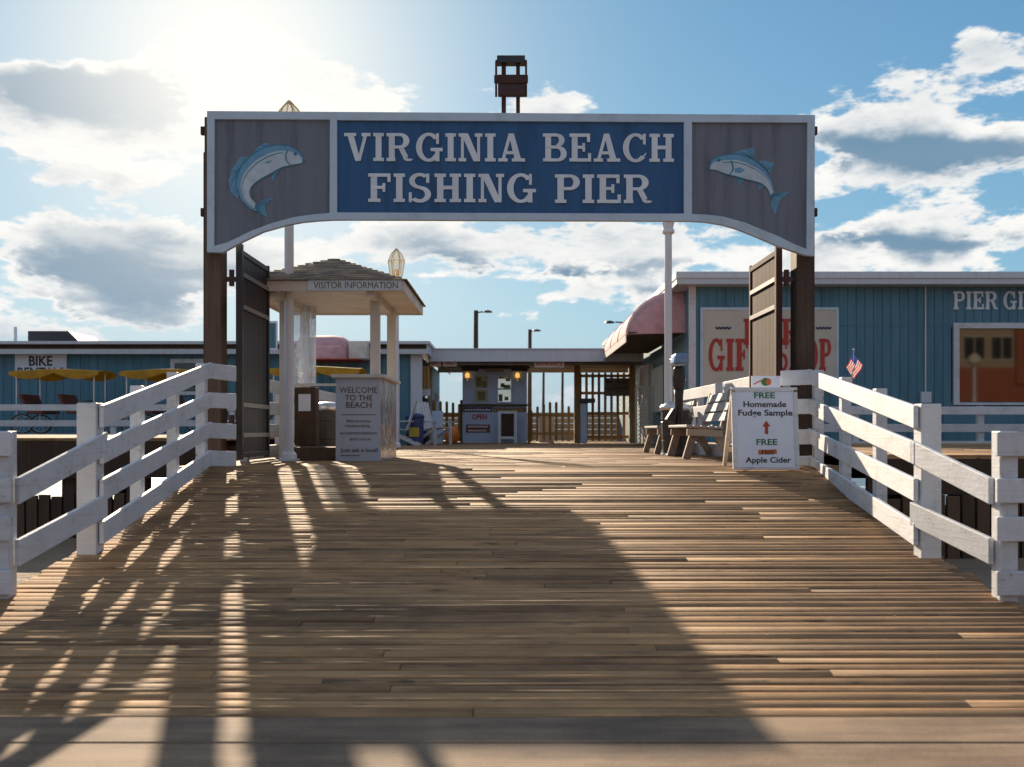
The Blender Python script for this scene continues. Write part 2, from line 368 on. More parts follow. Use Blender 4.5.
# ------------------------------------------------------------------ mesh helpers
class MB:
    def __init__(s):
        s.bm = bmesh.new(); s.tone = s.bm.faces.layers.float.new('tone'); s.mi = 0
    def _fin(s, faces, tone=None):
        t = random.random() if tone is None else tone
        for f in faces: f[s.tone] = t; f.material_index = s.mi
    def hexa(s, p, tone=None):
        v = [s.bm.verts.new(q) for q in p]
        fs = [s.bm.faces.new([v[i] for i in q]) for q in ((0, 3, 2, 1), (4, 5, 6, 7), (0, 1, 5, 4), (1, 2, 6, 5), (2, 3, 7, 6), (3, 0, 4, 7))]
        s._fin(fs, tone); return s
    def box(s, x0, x1, y0, y1, z0, z1, tone=None):
        return s.hexa([(x0, y0, z0), (x1, y0, z0), (x1, y1, z0), (x0, y1, z0), (x0, y0, z1), (x1, y0, z1), (x1, y1, z1), (x0, y1, z1)], tone)
    def beam(s, p0, p1, wd, ht, up=(0, 0, 1), tone=None):
        """box from p0 to p1, wd across, ht along up"""
        p0 = Vector(p0); p1 = Vector(p1); d = (p1 - p0).normalized(); u = Vector(up)
        sd_ = d.cross(u)
        if sd_.length < 1e-4: sd_ = Vector((1, 0, 0))
        sd_.normalize(); u2 = sd_.cross(d).normalized()
        a = sd_ * wd / 2; b = u2 * ht / 2
        return s.hexa([p0 - a - b, p0 + a - b, p1 + a - b, p1 - a - b, p0 - a + b, p0 + a + b, p1 + a + b, p1 - a + b], tone)
    def plank(s, p0, p1, th, ht, tone=None):
        """upright board: ends stay vertical; p0,p1 lie at the TOP edge centre line"""
        p0 = Vector(p0); p1 = Vector(p1); d = Vector((p1.x - p0.x, p1.y - p0.y, 0)).normalized()
        a = Vector((-d.y, d.x, 0)) * th / 2; h = Vector((0, 0, ht))
        return s.hexa([p0 + a - h, p0 - a - h, p1 - a - h, p1 + a - h, p0 + a, p0 - a, p1 - a, p1 + a], tone)
    def cyl(s, p0, p1, r0, r1=None, n=12, tone=None, cap=True):
        r1 = r0 if r1 is None else r1
        p0 = Vector(p0); p1 = Vector(p1); d = (p1 - p0).normalized()
        a = d.orthogonal().normalized(); b = d.cross(a)
        A = [s.bm.verts.new(p0 + (a * math.cos(t) + b * math.sin(t)) * r0) for t in [2 * math.pi * i / n for i in range(n)]]
        B = [s.bm.verts.new(p1 + (a * math.cos(t) + b * math.sin(t)) * r1) for t in [2 * math.pi * i / n for i in range(n)]]
        fs = [s.bm.faces.new([A[i], A[(i + 1) % n], B[(i + 1) % n], B[i]]) for i in range(n)]
        if cap:
            fs.append(s.bm.faces.new(A[::-1])); fs.append(s.bm.faces.new(B))
        s._fin(fs, tone); return s
    def lathe(s, c, prof, n=16, tone=None, squash=1.0):
        c = Vector(c); rings = []
        for r, z in prof:
            rings.append([s.bm.verts.new(c + Vector((r * math.cos(2 * math.pi * i / n), r * squash * math.sin(2 * math.pi * i / n), z))) for i in range(n)])
        fs = []
        for A, B in zip(rings, rings[1:]):
            for i in range(n): fs.append(s.bm.faces.new([A[i], A[(i + 1) % n], B[(i + 1) % n], B[i]]))
        fs.append(s.bm.faces.new(rings[0][::-1])); fs.append(s.bm.faces.new(rings[-1]))
        s._fin(fs, tone); return s
    def torus(s, c, ax, R0, r, n=24, k=6, tone=None):
        c = Vector(c); ax = Vector(ax).normalized(); a = ax.orthogonal().normalized(); b = ax.cross(a); rings = []
        for i in range(n):
            t = 2 * math.pi * i / n; e = a * math.cos(t) + b * math.sin(t)
            rings.append([s.bm.verts.new(c + e * (R0 + r * math.cos(2 * math.pi * j / k)) + ax * r * math.sin(2 * math.pi * j / k)) for j in range(k)])
        fs = []
        for i in range(n):
            A = rings[i]; B = rings[(i + 1) % n]
            for j in range(k): fs.append(s.bm.faces.new([A[j], B[j], B[(j + 1) % k], A[(j + 1) % k]]))
        s._fin(fs, tone); return s
    def quad(s, *p):
        f = s.bm.faces.new([s.bm.verts.new(q) for q in p]); s._fin([f]); return s
    def flat(s, polys, y, depth, holes=()):
        """filled outline(s) in the XZ plane facing -Y, front face at y, given depth"""
        cu = bpy.data.curves.new('tmp', 'CURVE'); cu.dimensions = '2D'; cu.fill_mode = 'BOTH'; cu.extrude = depth / 2
        for poly in list(polys) + list(holes):
            sp = cu.splines.new('POLY'); sp.points.add(len(poly) - 1); sp.use_cyclic_u = True
            for i, (x, z) in enumerate(poly): sp.points[i].co = (x, z, 0, 1)
        o = bpy.data.objects.new('tmp', cu); me = bpy.data.meshes.new_from_object(o)
        s.addmesh(me, lambda v: Vector((v.x, y + depth / 2 - v.z, v.y)))
        bpy.data.objects.remove(o); bpy.data.curves.remove(cu); bpy.data.meshes.remove(me); return s
    def addmesh(s, me, fn, tone=None):
        vs_ = [s.bm.verts.new(fn(v.co)) for v in me.vertices]; fs = []
        for p in me.polygons:
            try: fs.append(s.bm.faces.new([vs_[i] for i in p.vertices]))
            except ValueError: pass
        s._fin(fs, tone)
    def text(s, body, x0, x1, z0, z1, y, depth=.004, bold=.0, fit=True, fn=None):
        """plain lettering: fills the box x0..x1, z0..z1"""
        cu = bpy.data.curves.new('tmp', 'FONT'); cu.body = body; cu.size = 1; cu.extrude = .5; cu.offset = bold; cu.resolution_u = 3
        o = bpy.data.objects.new('tmp', cu); me = bpy.data.meshes.new_from_object(o)
        xs = [v.co.x for v in me.vertices]; ys = [v.co.y for v in me.vertices]
        ax, bx, ay, by = min(xs), max(xs), min(ys), max(ys)
        def f(v):
            p = (x0 + (v.x - ax) / (bx - ax) * (x1 - x0), y + depth / 2 - v.z * depth, z0 + (v.y - ay) / (by - ay) * (z1 - z0))
            return fn(p) if fn else Vector(p)
        s.addmesh(me, f)
        bpy.data.objects.remove(o); bpy.data.curves.remove(cu); bpy.data.meshes.remove(me); return s
    def build(s, name, mats, parent=None, smooth=False, bevel=0, recalc=True):
        if recalc: bmesh.ops.recalc_face_normals(s.bm, faces=s.bm.faces)
        me = bpy.data.meshes.new(name); s.bm.to_mesh(me); s.bm.free()
        for m in (mats if isinstance(mats, (list, tuple)) else [mats]): me.materials.append(M[m] if isinstance(m, str) else m)
        if smooth:
            for p in me.polygons: p.use_smooth = True
        o = bpy.data.objects.new(name, me); C.objects.link(o)
        if parent:
            o.parent = parent
            o.location = -Vector(world_of(parent))
        if bevel:
            bv = o.modifiers.new('bevel', 'BEVEL'); bv.width = bevel; bv.segments = 2; bv.limit_method = 'ANGLE'; bv.angle_limit = R(40)
        return o


def world_of(o):
    p = Vector((0, 0, 0))
    while o: p += o.location; o = o.parent
    return p


def thing(name, label, cat, loc, group=None):
    o = bpy.data.objects.new(name, None); o.empty_display_size = .2; C.objects.link(o); o.location = loc
    o['label'] = label; o['category'] = cat
    if group: o['group'] = group
    return o


def tag(o, label, cat, group=None):
    o['label'] = label; o['category'] = cat
    if group: o['group'] = group
    return o


def struct(o): o['kind'] = 'structure'; return o


def dup(root, loc, label, group=None):
    r = root.copy(); C.objects.link(r); r.location = loc; r['label'] = label
    if group: r['group'] = group
    for ch in list(root.children):
        c = ch.copy(); C.objects.link(c); c.parent = r
        for g in list(ch.children):
            d = g.copy(); C.objects.link(d); d.parent = c
    return r


def X(px, d): return (px - 512) * d / 1000
def Z(py, d): return 1.25 + (431 - py) * d / 1000


DK = .87                                       # pier deck level
def ramp_z(y): return min(DK, max(0.0, .14 * (y - 4.38)))


# ------------------------------------------------------------------ ground, sea, boardwalk, decks
def sand_z(x, y):
    if y < 14: return -.06 + .04 * math.sin(x * 1.3 + y) * min(1, max(0, (y - 5) / 3))
    t = min(1, (y - 14) / 34); return -.06 - 2.2 * t * t * (3 - 2 * t) + .05 * math.sin(x * .9) * math.cos(y * .7)
m = MB(); xs = [-2500, -600, -150] + [i * 1.5 for i in range(-40, 41)] + [150, 600, 2500]
ys = [-2500, -400, -60, 4.2] + [4.4 + i * .9 for i in range(0, 56)] + [60, 90]
grid = [[m.bm.verts.new((x, y, sand_z(x, y) if y > 4.3 else -.25)) for y in ys] for x in xs]
fs = []
for i in range(len(xs) - 1):
    for j in range(len(ys) - 1): fs.append(m.bm.faces.new([grid[i][j], grid[i + 1][j], grid[i + 1][j + 1], grid[i][j + 1]]))
m._fin(fs); struct(m.build('sand_beach', 'sand', smooth=True))
m = MB(); m.quad((-4000, 44, -2.05), (4000, 44, -2.05), (4000, 5000, -2.05), (-4000, 5000, -2.05)); struct(m.build('sea', 'sea'))
m = MB()
m.box(-70, 70, 4.02, 4.375, -.2, 0.0); m.box(-70, 70, 3.62, 4.012, -.2, -.002)
for k in range(12): m.box(-70, 70, 3.61 - (k + 1) * 1.2 + .012, 3.61 - k * 1.2, -.2, -.001 * (k % 2))
m.box(-70, 70, -26, -10.9, -.2, -.003)
struct(m.build('boardwalk', 'concrete', bevel=.006))


def board_rows(m, y0, y1, x0, x1, zf, pitch=.090, lens=(3.0, 6.6), gap=.005, th=.045, edges=None):
    y = y0
    while y + pitch <= y1 + 1e-6:
        if edges: x0, x1 = edges(y)
        x = x0 + random.uniform(-.02, .02); first = True
        while x < x1 - .05:
            L = random.uniform(*lens)
            if first: L *= random.uniform(.3, 1); first = False
            xe = min(x + L, x1 + random.uniform(-.03, .03))
            if x1 - xe < .5: xe = x1 + random.uniform(-.03, .03)
            dz = random.uniform(-.0028, .0028); ti = random.uniform(-.003, .003)
            ya, yb = y + gap / 2, y + pitch - gap / 2
            tn = min(1, max(0, random.gauss(.5, .20)))
            crown = random.uniform(.007, .013) * pitch / .09 * .52; K = 6; xa, xb = x, xe - .004
            rows = []
            for i in range(K + 1):
                t = 2 * i / K - 1; yy = ya + (yb - ya) * i / K; zz = zf(yy) + dz + ti * t - crown * abs(t) ** 2.4
                rows.append((m.bm.verts.new((xa, yy, zz)), m.bm.verts.new((xb, yy, zz))))
            lo = [m.bm.verts.new((xx, yy, zf(yy) - th)) for xx, yy in ((xa, ya), (xb, ya), (xa, yb), (xb, yb))]
            ff = [m.bm.faces.new((A[0], A[1], B[1], B[0])) for A, B in zip(rows, rows[1:])]
            for f_ in ff: f_.smooth = True
            ff += [m.bm.faces.new((lo[0], lo[1], rows[0][1], rows[0][0])), m.bm.faces.new((rows[-1][0], rows[-1][1], lo[3], lo[2])),
                   m.bm.faces.new([lo[2], lo[0]] + [r_[0] for r_ in rows]), m.bm.faces.new([lo[1], lo[3]] + [r_[1] for r_ in rows[::-1]])]
            m._fin(ff, tn)
            x = xe
        y += pitch


m = MB(); board_rows(m, 4.385, 10.60, -3.32, 3.28, ramp_z, edges=lambda y: (-3.12 - .07 * max(0, y - 7.1), 3.02 + .11 * max(0, y - 7.0))); struct(m.build('ramp', 'deck'))
m = MB(); board_rows(m, 10.60, 24.0, -3.62, 3.62, lambda y: DK); struct(m.build('pier_deck', 'deck'))
m = MB(); board_rows(m, 24.0, 44.0, -3.7, 4.2, lambda y: DK, .2, (5, 9)); board_rows(m, 44, 110, -3.5, 4.2, lambda y: DK, .4, (3, 8)); struct(m.build('shop_terrace', 'deck'))
m = MB(); board_rows(m, 10.55, 23.0, 3.75, 30, lambda y: 1.0, .2, (5, 9)); struct(m.build('side_terrace', 'deck'))
m = MB(); board_rows(m, 12.6, 44.0, -34, -3.75, lambda y: 1.17, .2, (5, 9)); struct(m.build('rental_terrace', 'deck'))
# framing below the decks
m = MB()
for s in (-1, 1):
    xo = s * 3.27
    m.plank((s * 3.02, 4.6, ramp_z(4.6) - .05), (s * 3.0, 7.0, ramp_z(7.0) - .05), .06, .24); m.plank((s * 3.0, 7.0, ramp_z(7.0) - .05), (s * 3.25, 10.6, ramp_z(10.6) - .05), .06, .24)
    for a, b in ((10.6, 24),):
        m.plank((xo, a, ramp_z(a) - .05), (xo, b, ramp_z(b) - .05), .06, .24)
for x in (-2.2, -1.1, 0, 1.1, 2.2):
    m.plank((x, 5.5, ramp_z(5.5) - .05), (x, 10.6, DK - .05), .06, .2); m.box(x - .03, x + .03, 10.6, 24, DK - .27, DK - .05)
m.box(-34, -3.75, 12.60, 12.66, .66, 1.12); m.box(3.75, 30, 10.55, 10.61, .58, .95)
for k in range(9): m.box(-34, -3.75, 14 + 3.4 * k, 14.2 + 3.4 * k, .74, 1.05)
for k in range(4): m.box(3.75, 30, 12.5 + 3 * k, 12.7 + 3 * k, .66, .95)
m.box(-34, -3.70, 24.0, 24.05, .45, .8)
struct(m.build('deck_framing', 'dark_wood'))


def piling(x, y, top, r, label):
    m = MB(); m.cyl((x, y, sand_z(x, y) - .6), (x, y, top), r * 1.05, r * .95, 12)
    return tag(m.build('piling', 'dark_wood'), label, 'piling', 'timber pilings under the decks')
for i in range(13):
    piling(-4.0 - .83 * i, 12.95, .8, .16, 'dark timber piling under the front edge of the left terrace')
for i in range(7):
    piling(-5.2 - 2.9 * i, 21, .8, .17, 'dark timber piling deep in the shade under the left terrace')
for i in range(11):
    piling(4.1 + .8 * i, 10.9, .72, .15, 'dark timber piling under the front edge of the gift shop terrace')
for i in range(8):
    for s in (-1, 1): piling(s * 3.0, 11.2 + i * 1.8, .6, .14, 'dark timber piling under the entrance deck')


def bulkhead(x0, x1, y, top, label):
    m = MB(); x = x0
    while x < x1:
        m.box(x, x + .13, y, y + .05, -.4, top + random.uniform(-.04, .03)); x += .155
    m.box(x0, x1, y + .055, y + .12, .26, .40)
    return tag(m.build('bulkhead_fence', 'dark_wood', bevel=.004), label, 'fence')
bulkhead(-13, -3.5, 12.4, .47, 'low dark brown board bulkhead on the sand left of the ramp')
bulkhead(3.6, 13, 10.4, .57, 'low dark brown board bulkhead on the sand right of the ramp')


# ------------------------------------------------------------------ entrance gateway
S = 11.0                                   # depth of the sign face
def P(px, py, d=S): return (X(px, d), Z(py, d))
gate = thing('entrance_gateway', 'wide arched blue pier entrance sign carried on two brown timber posts', 'gateway', (0, 11.2, DK))
for px0, px1, s in ((205, 221.5, -1), (796, 813, 1)):
    m = MB(); x0, x1 = X(px0, 11.15), X(px1, 11.15)
    m.box(x0, x1, 11.12, 11.38, -.5, Z(116, 11.1))
    po = m.build('post', 'post', gate, bevel=.012)
    m = MB(); xx = x0 - .02 if s < 0 else x1 + .02
    m.cyl((xx, 11.2, .9), (xx, 11.2, Z(150, 11.1)), .013, n=8); m.box(xx - .03, xx + .03, 11.15, 11.2, Z(133, 11.1), Z(125, 11.1)); m.box(xx - .03, xx + .03, 11.15, 11.2, Z(215, 11.1), Z(207, 11.1))
    m.build('conduit', 'rust', po)
outer = [P(*q) for q in ((207, 111), (815, 115), (814, 256), (805, 255), (779, 246), (752, 234.5), (738, 229), (723, 224.5), (706, 221.8), (690, 220.8), (345, 219.5), (332, 219.7), (317, 220.5), (302, 222), (288, 224.5), (263, 231.5), (239, 243), (222, 252.5), (207, 252))]
pl = [P(*q) for q in ((214.5, 119), (330, 119.5), (329.5, 213), (312, 214.5), (294, 217), (272, 223), (252, 230.5), (227, 242.5), (214, 246))]
pb = [P(*q) for q in ((337, 120), (684, 122), (684, 213.6), (337, 212.4))]
pr = [P(*q) for q in ((692, 122), (807.5, 122.5), (806.5, 249), (794, 244), (779, 236.5), (745, 222.5), (723, 216.5), (707, 214.6), (692, 214))]
m = MB(); m.flat([outer], S, .07, [pl, pb, pr]); sign = m.build('sign_frame', 'frame', gate, bevel=.004)
m = MB(); m.flat([pb], S + .03, .04); m.build('blue_panel', 'blue_sign', sign)
for q in (pl, pr):
    m = MB(); m.flat([q], S + .03, .04); m.build('side_panel', 'grey_panel', sign)
m = MB(); m.flat([[(x, z) for x, z in [P(210, 114), P(812, 118), P(812, 200), P(210, 200)]]], S + .072, .03); m.build('backing_board', 'dark_wood', sign)


# slab-serif capitals built from strokes in a unit-high box
def glyph(ch, T=.215):
    n, s, o = .105, .115, .085     # stem, hair, slab, overhang
    out = []
    def r(x0, y0, x1, y1): out.append([(x0, y0), (x1, y0), (x1, y1), (x0, y1)])
    def q(*p): out.append(list(p))
    def band(cx, cy, ox, oy, ix, iy, a0, a1, k=14, icx=None):
        icx = cx if icx is None else icx
        A = [(cx + ox * math.cos(R(a0 + (a1 - a0) * i / k)), cy + oy * math.sin(R(a0 + (a1 - a0) * i / k))) for i in range(k + 1)]
        B = [(icx + ix * math.cos(R(a0 + (a1 - a0) * i / k)), cy + iy * math.sin(R(a0 + (a1 - a0) * i / k))) for i in range(k + 1)]
        out.append(A + B[::-1])
    def stem(x, top=True, bot=True, y0=0, y1=1, th=T, l=o, rr=o):
        r(x, y0, x + th, y1)
        if top: r(x - l, 1 - s, x + th + rr, 1)
        if bot: r(x - l, 0, x + th + rr, s)
    if ch == 'I': stem(o); return out, T + 2 * o
    if ch == 'H': stem(o); stem(.60); r(o + T, .45, .60, .45 + n + .02); return out, .60 + T + o
    if ch == 'N':
        r(o, 0, o + n, 1); r(0, 0, o + n + o, s); r(0, 1 - s, o + n, 1)
        q((o, 1), (o + .26, 1), (.78, 0), (.55, 0)); r(.68, 0, .68 + n, 1); r(.68 - o, 1 - s, .68 + n + o, 1); return out, .68 + n + o
    if ch == 'V':
        q((.05, 1), (.29, 1), (.56, 0), (.37, 0)); q((.70, 1), (.82, 1), (.56, 0), (.44, 0)); r(-.04, 1 - s, .40, 1); r(.60, 1 - s, .93, 1); return out, .93
    if ch == 'A':
        q((.10, 0), (.22, 0), (.50, 1), (.38, 1)); q((.62, 0), (.86, 0), (.57, 1), (.38, 1)); r(.20, .26, .72, .26 + n); r(0, 0, .34, s); r(.50, 0, .98, s); return out, .98
    if ch in 'EF':
        stem(o, rr=0); r(o, 1 - n - .01, .76, 1); r(.65, .70, .76, 1); r(o, .46, .56, .46 + n); r(.48, .36, .58, .66)
        if ch == 'E': r(o, 0, .80, n + .01); r(.69, 0, .80, .30)
        else: r(o, 0, o + T + o + .03, s)
        return out, (.80 if ch == 'E' else .76)
    if ch in 'PR':
        stem(o, rr=(0.02 if ch == 'R' else o)); r(o, 1 - n, .52, 1); r(o, .45, .52, .45 + n)
        band(.50, .725, .34, .275, .12, .17, -90, 90)
        if ch == 'R':
            q((.44, .46), (.64, .47), (.80, .16), (.62, .12)); band(.80, .13, .19, .13, .02, .05, 180, 330, 10); return out, .98
        return out, .84
    if ch == 'B':
        stem(o, rr=0); r(o, 1 - n, .50, 1); r(o, .46, .54, .46 + n); r(o, 0, .54, n)
        band(.50, .76, .30, .24, .09, .135, -90, 90); band(.54, .28, .34, .28, .12, .175, -90, 90); return out, .88
    if ch in 'CG':
        band(.47, .5, .47, .52, .25, .41, 42, 318 if ch == 'C' else 322, 26)
        r(.74, .62, .84, 1.0)
        if ch == 'C': q((.74, .12), (.86, .28), (.86, .33), (.72, .2)); return out, .88
        r(.70, .0, .86, .44); r(.54, .36, .98, .36 + s); return out, .98
    if ch == 'S':
        band(.40, .745, .36, .275, .17, .165, 40, 270, 18); band(.40, .27, .38, .29, .18, .175, -140, 90, 18)
        r(.62, .68, .72, 1.0); r(.03, .0, .13, .34); return out, .80
    if ch == 'O': band(.47, .5, .47, .52, .25, .41, 0, 360, 32); return out, .94
    if ch == 'T': stem(.30, top=False); r(0, 1 - n - .01, .82, 1); r(0, .68, .10, 1); r(.72, .68, .82, 1); return out, .82
    return out, .5


def slab_word(m, word, x0, x1, z0, z1, y, depth=.012, tilt=0.0, sp=.10, T=.215):
    gl = [glyph(c, T) for c in word]; tot = sum(g[1] for g in gl) + sp * (len(gl) - 1)
    kx = (x1 - x0) / tot; kz = z1 - z0; x = x0; i = 0
    for pcs, wd in gl:
        for p in pcs:
            i += 1
            pts = [(x + a * kx, z0 + b * kz + tilt * (x + a * kx - x0)) for a, b in p]
            dd = depth + (i % 7) * .0006
            m.flat([pts], y - dd, dd)
        x += (wd + sp) * kx


m = MB(); yp = S + .03; k = -.0035
for wd, a, b, t, bt in (('VIRGINIA', 345, 525, 132.5, 160.5), ('BEACH', 543, 674, 133, 161), ('FISHING', 368, 536, 173, 201.5), ('PIER', 555, 653, 174, 202.5)):
    m = MB(); slab_word(m, wd, X(a, S), X(b, S), Z(bt, S), Z(t, S), yp, .014, k); m.build('lettering', 'letter', sign)


def fish(upper, lower, tail, fins, eye, gill, pect, sc, ox, oy):
    def q(p): return P(ox + p[0] / sc, oy + p[1] / sc)
    m = MB(); y = S + .03
    m.mi = 1
    for f in fins: m.flat([[q(p) for p in f]], y - .006, .006)
    m.flat([[q(p) for p in tail]], y - .0068, .0068)
    m.mi = 2; m.flat([[q(p) for p in upper + lower[::-1]]], y - .009, .009)                # dark outline body
    m.mi = 0
    n_ = min(len(upper), len(lower))
    cx = sum(p[0] for p in upper + lower) / len(upper + lower)
    # pale flank: between a line under the back and one above the belly edge
    def along(path, t):
        d = [0]
        for a, b in zip(path, path[1:]): d.append(d[-1] + math.dist(a, b))
        L = t * d[-1]
        for i in range(len(path) - 1):
            if d[i + 1] >= L:
                k_ = (L - d[i]) / max(1e-6, d[i + 1] - d[i]); return tuple(path[i][j] + (path[i + 1][j] - path[i][j]) * k_ for j in (0, 1))
        return path[-1]
    def strip(f0, f1, ta, tb, lift, mi):
        m.mi = mi; A = []; B = []
        for i in range(21):
            t = ta + (tb - ta) * i / 20; u = along(upper, t); l = along(lower, t)
            A.append(q((u[0] + (l[0] - u[0]) * f0, u[1] + (l[1] - u[1]) * f0))); B.append(q((u[0] + (l[0] - u[0]) * f1, u[1] + (l[1] - u[1]) * f1)))
        m.flat([A + B[::-1]], y - lift, lift)
    strip(.05, .30, .02, .97, .0105, 1); strip(.28, .95, .03, .95, .0115, 0); strip(.36, .40, .22, .93, .0125, 2)
    m.mi = 1; m.flat([[q(p) for p in pect]], y - .0135, .0135)
    m.mi = 2; m.flat([[q((eye[0] + 9 * math.cos(a), eye[1] + 9 * math.sin(a))) for a in [i * .7 for i in range(9)]]], y - .0135, .0135)
    for a, b in zip(gill, gill[1:]):
        m.flat([[q((a[0] - 3, a[1])), q((a[0] + 4, a[1])), q((b[0] + 4, b[1])), q((b[0] - 3, b[1]))]], y - .0132, .0132)
    # fin rays
    for f in fins + [tail]:
        c0 = f[0]
        for i in range(1, len(f) - 1):
            a = f[i]; b = f[i + 1]
            for k_ in (.25, .6):
                e = (a[0] + (b[0] - a[0]) * k_, a[1] + (b[1] - a[1]) * k_); e = (c0[0] + (e[0] - c0[0]) * .92, c0[1] + (e[1] - c0[1]) * .92)
                m.flat([[q((c0[0], c0[1] - 1.2)), q((e[0], e[1] - 1.6)), q((e[0], e[1] + 1.6)), q((c0[0], c0[1] + 1.2))]], y - .0082 - k_ * .0004, .008)
    return m.build('fish_emblem', ['fish_belly', 'fish_blue', 'teal'], sign)


fish(upper=[(497, 288), (488, 262), (465, 235), (420, 213), (360, 210), (300, 225), (240, 260), (195, 310), (170, 370), (172, 430), (195, 478), (235, 518), (285, 540)],
     lower=[(497, 298), (470, 306), (450, 309), (420, 318), (395, 322), (350, 348), (300, 374), (265, 395), (245, 415), (235, 440), (243, 466), (260, 488), (280, 505)],
     tail=[(268, 512), (300, 478), (348, 466), (308, 505), (320, 560), (285, 542)],
     fins=[[(330, 222), (255, 252), (275, 222), (305, 203), (330, 205)], [(185, 330), (230, 268), (190, 268), (150, 330), (134, 385), (145, 440), (180, 470)], [(388, 312), (385, 322), (352, 382), (338, 376), (368, 312)]],
     eye=(455, 256), gill=[(420, 238), (408, 262), (412, 290), (430, 308)], pect=[(300, 300), (345, 285), (330, 300)], sc=4.793, ox=200, oy=100)
fish(upper=[(82, 262), (98, 250), (90, 234), (110, 212), (150, 200), (210, 193), (260, 205), (310, 235), (350, 275), (372, 320), (388, 385)],
     lower=[(82, 264), (118, 270), (160, 288), (200, 298), (260, 315), (310, 325), (335, 338), (352, 355), (362, 378), (370, 400)],
     tail=[(374, 385), (402, 372), (455, 368), (408, 402), (385, 475), (368, 430)],
     fins=[[(290, 214), (203, 190), (245, 175), (290, 165), (294, 214)], [(348, 268), (310, 226), (345, 226), (382, 236), (362, 282)], [(215, 302), (198, 300), (246, 314), (225, 344)], [(310, 325), (290, 322), (334, 338), (314, 361)]],
     eye=(132, 224), gill=[(186, 226), (195, 250), (193, 272), (178, 292)], pect=[(202, 262), (228, 256), (250, 268), (228, 284), (204, 280)], sc=4.51, ox=690, oy=110)

# two-legged box frame on top of the sign
fr = thing('floodlight_stand', 'dark red two legged box frame on top of the blue entrance sign', 'light stand', (0, 11.1, Z(113, 11.1)))
D2 = 11.15
for a, b in ((501.5, 506), (516, 520)):
    m = MB(); m.box(X(a, D2), X(b, D2), D2, D2 + .05, Z(135, D2), Z(62, D2)); m.build('leg', 'rust', fr, bevel=.004)
m = MB(); m.box(X(497, D2), X(525, D2), D2 - .04, D2 + .07, Z(61.5, D2), Z(56.5, D2)); m.box(X(495.5, D2), X(526.8, D2), D2 - .05, D2 + .08, Z(64, D2), Z(61.2, D2)); m.build('top_plate', 'iron', fr, bevel=.004)
m = MB(); m.box(X(497.5, D2), X(525, D2), D2 - .05, D2 - .01, Z(85, D2), Z(76, D2)); m.hexa([(X(498, D2), D2 - .11, Z(98, D2)), (X(525, D2), D2 - .11, Z(98, D2)), (X(525, D2), D2 - .02, Z(98, D2)), (X(498, D2), D2 - .02, Z(98, D2)), (X(498, D2), D2 - .06, Z(86, D2)), (X(525, D2), D2 - .06, Z(86, D2)), (X(525, D2), D2 - .02, Z(86, D2)), (X(498, D2), D2 - .02, Z(86, D2))]); m.build('lamp_housing', 'rust', fr, bevel=.006)
m = MB()
for a in (496.2, 526): m.box(X(a, D2) - .012, X(a, D2) + .012, D2 - .05, D2 - .03, Z(98, D2), Z(63, D2)); m.box(X(a, D2) - .022, X(a, D2) + .022, D2 - .06, D2 - .02, Z(84, D2), Z(77, D2))
m.build('side_bracket', 'rust', fr)


# gate leaves, standing open along the deck
def leaf(x, s, label):
    g = thing('gate_leaf', label, 'gate', (x, 11.2, DK), 'open iron gate leaves')
    y0, y1, z0, z1 = 11.15, 12.45, .93, 3.28
    m = MB()
    m.box(x - .035, x + .035, y0, y0 + .07, z0, z1 + .06); m.box(x - .03, x + .03, y1 - .06, y1, z0, z1 + .02)
    m.box(x - .028, x + .028, y0 + .07, y1 - .06, z0 + .02, z0 + .08); m.box(x - .028, x + .028, y0 + .07, y1 - .06, z1 - .06, z1)
    m.build('frame', 'gate_red' if s > 0 else 'gate', g, bevel=.004)
    m = MB(); y = y0 + .075
    while y < y1 - .08:
        m.box(x - .012, x + .012, y, y + .052, z0 + .08, z1 - .06); y += .062
    m.build('slats', 'gate_red' if s > 0 else 'gate', g)
    for zb in (1.18, 1.52, 2.62, 2.98) if s < 0 else (2.62, 2.93):
        m = MB(); m.box(x - s * .030 - .006, x - s * .030 + .006, y0 + .07, y1 - .06, zb, zb + .05); m.build('cross_bar', 'gate_bar', g)
    for zh in (1.3, 2.92):
        m = MB(); xs_ = x + s * .035; m.box(min(xs_, xs_ + s * .12), max(xs_, xs_ + s * .12), y0 + .0, y0 + .05, zh, zh + .05); m.cyl((xs_ + s * .05, y0 + .02, zh - .05), (xs_ + s * .05, y0 + .02, zh + .13), .03, n=8); m.build('hinge', 'rust', g)
    return g
leaf(-3.045, -1, 'dark brown iron gate leaf standing open beside the visitor kiosk')
leaf(2.98, 1, 'rusty red brown iron gate leaf standing open before the gift shop board')


# ------------------------------------------------------------------ white board railings
def railing(name_label, posts, rails, mat_='white', th=.034, pw=.11):
    """posts: (x,y,z0,z1[,w]); rails: list of (p,q,height) with points on the board top"""
    r = thing('board_railing', name_label, 'railing', (posts[0][0], posts[0][1], posts[0][2]), 'white board railings')
    for p in posts:
        w_ = p[4] if len(p) > 4 else pw
        m = MB(); m.box(p[0] - w_ / 2, p[0] + w_ / 2, p[1] - w_ / 2, p[1] + w_ / 2, p[2], p[3]); m.build('post', mat_, r, bevel=.006)
    for p, q, h in rails:
        m = MB(); m.plank(p, q, th, h); m.build('rail', mat_, r, bevel=.005)
    return r


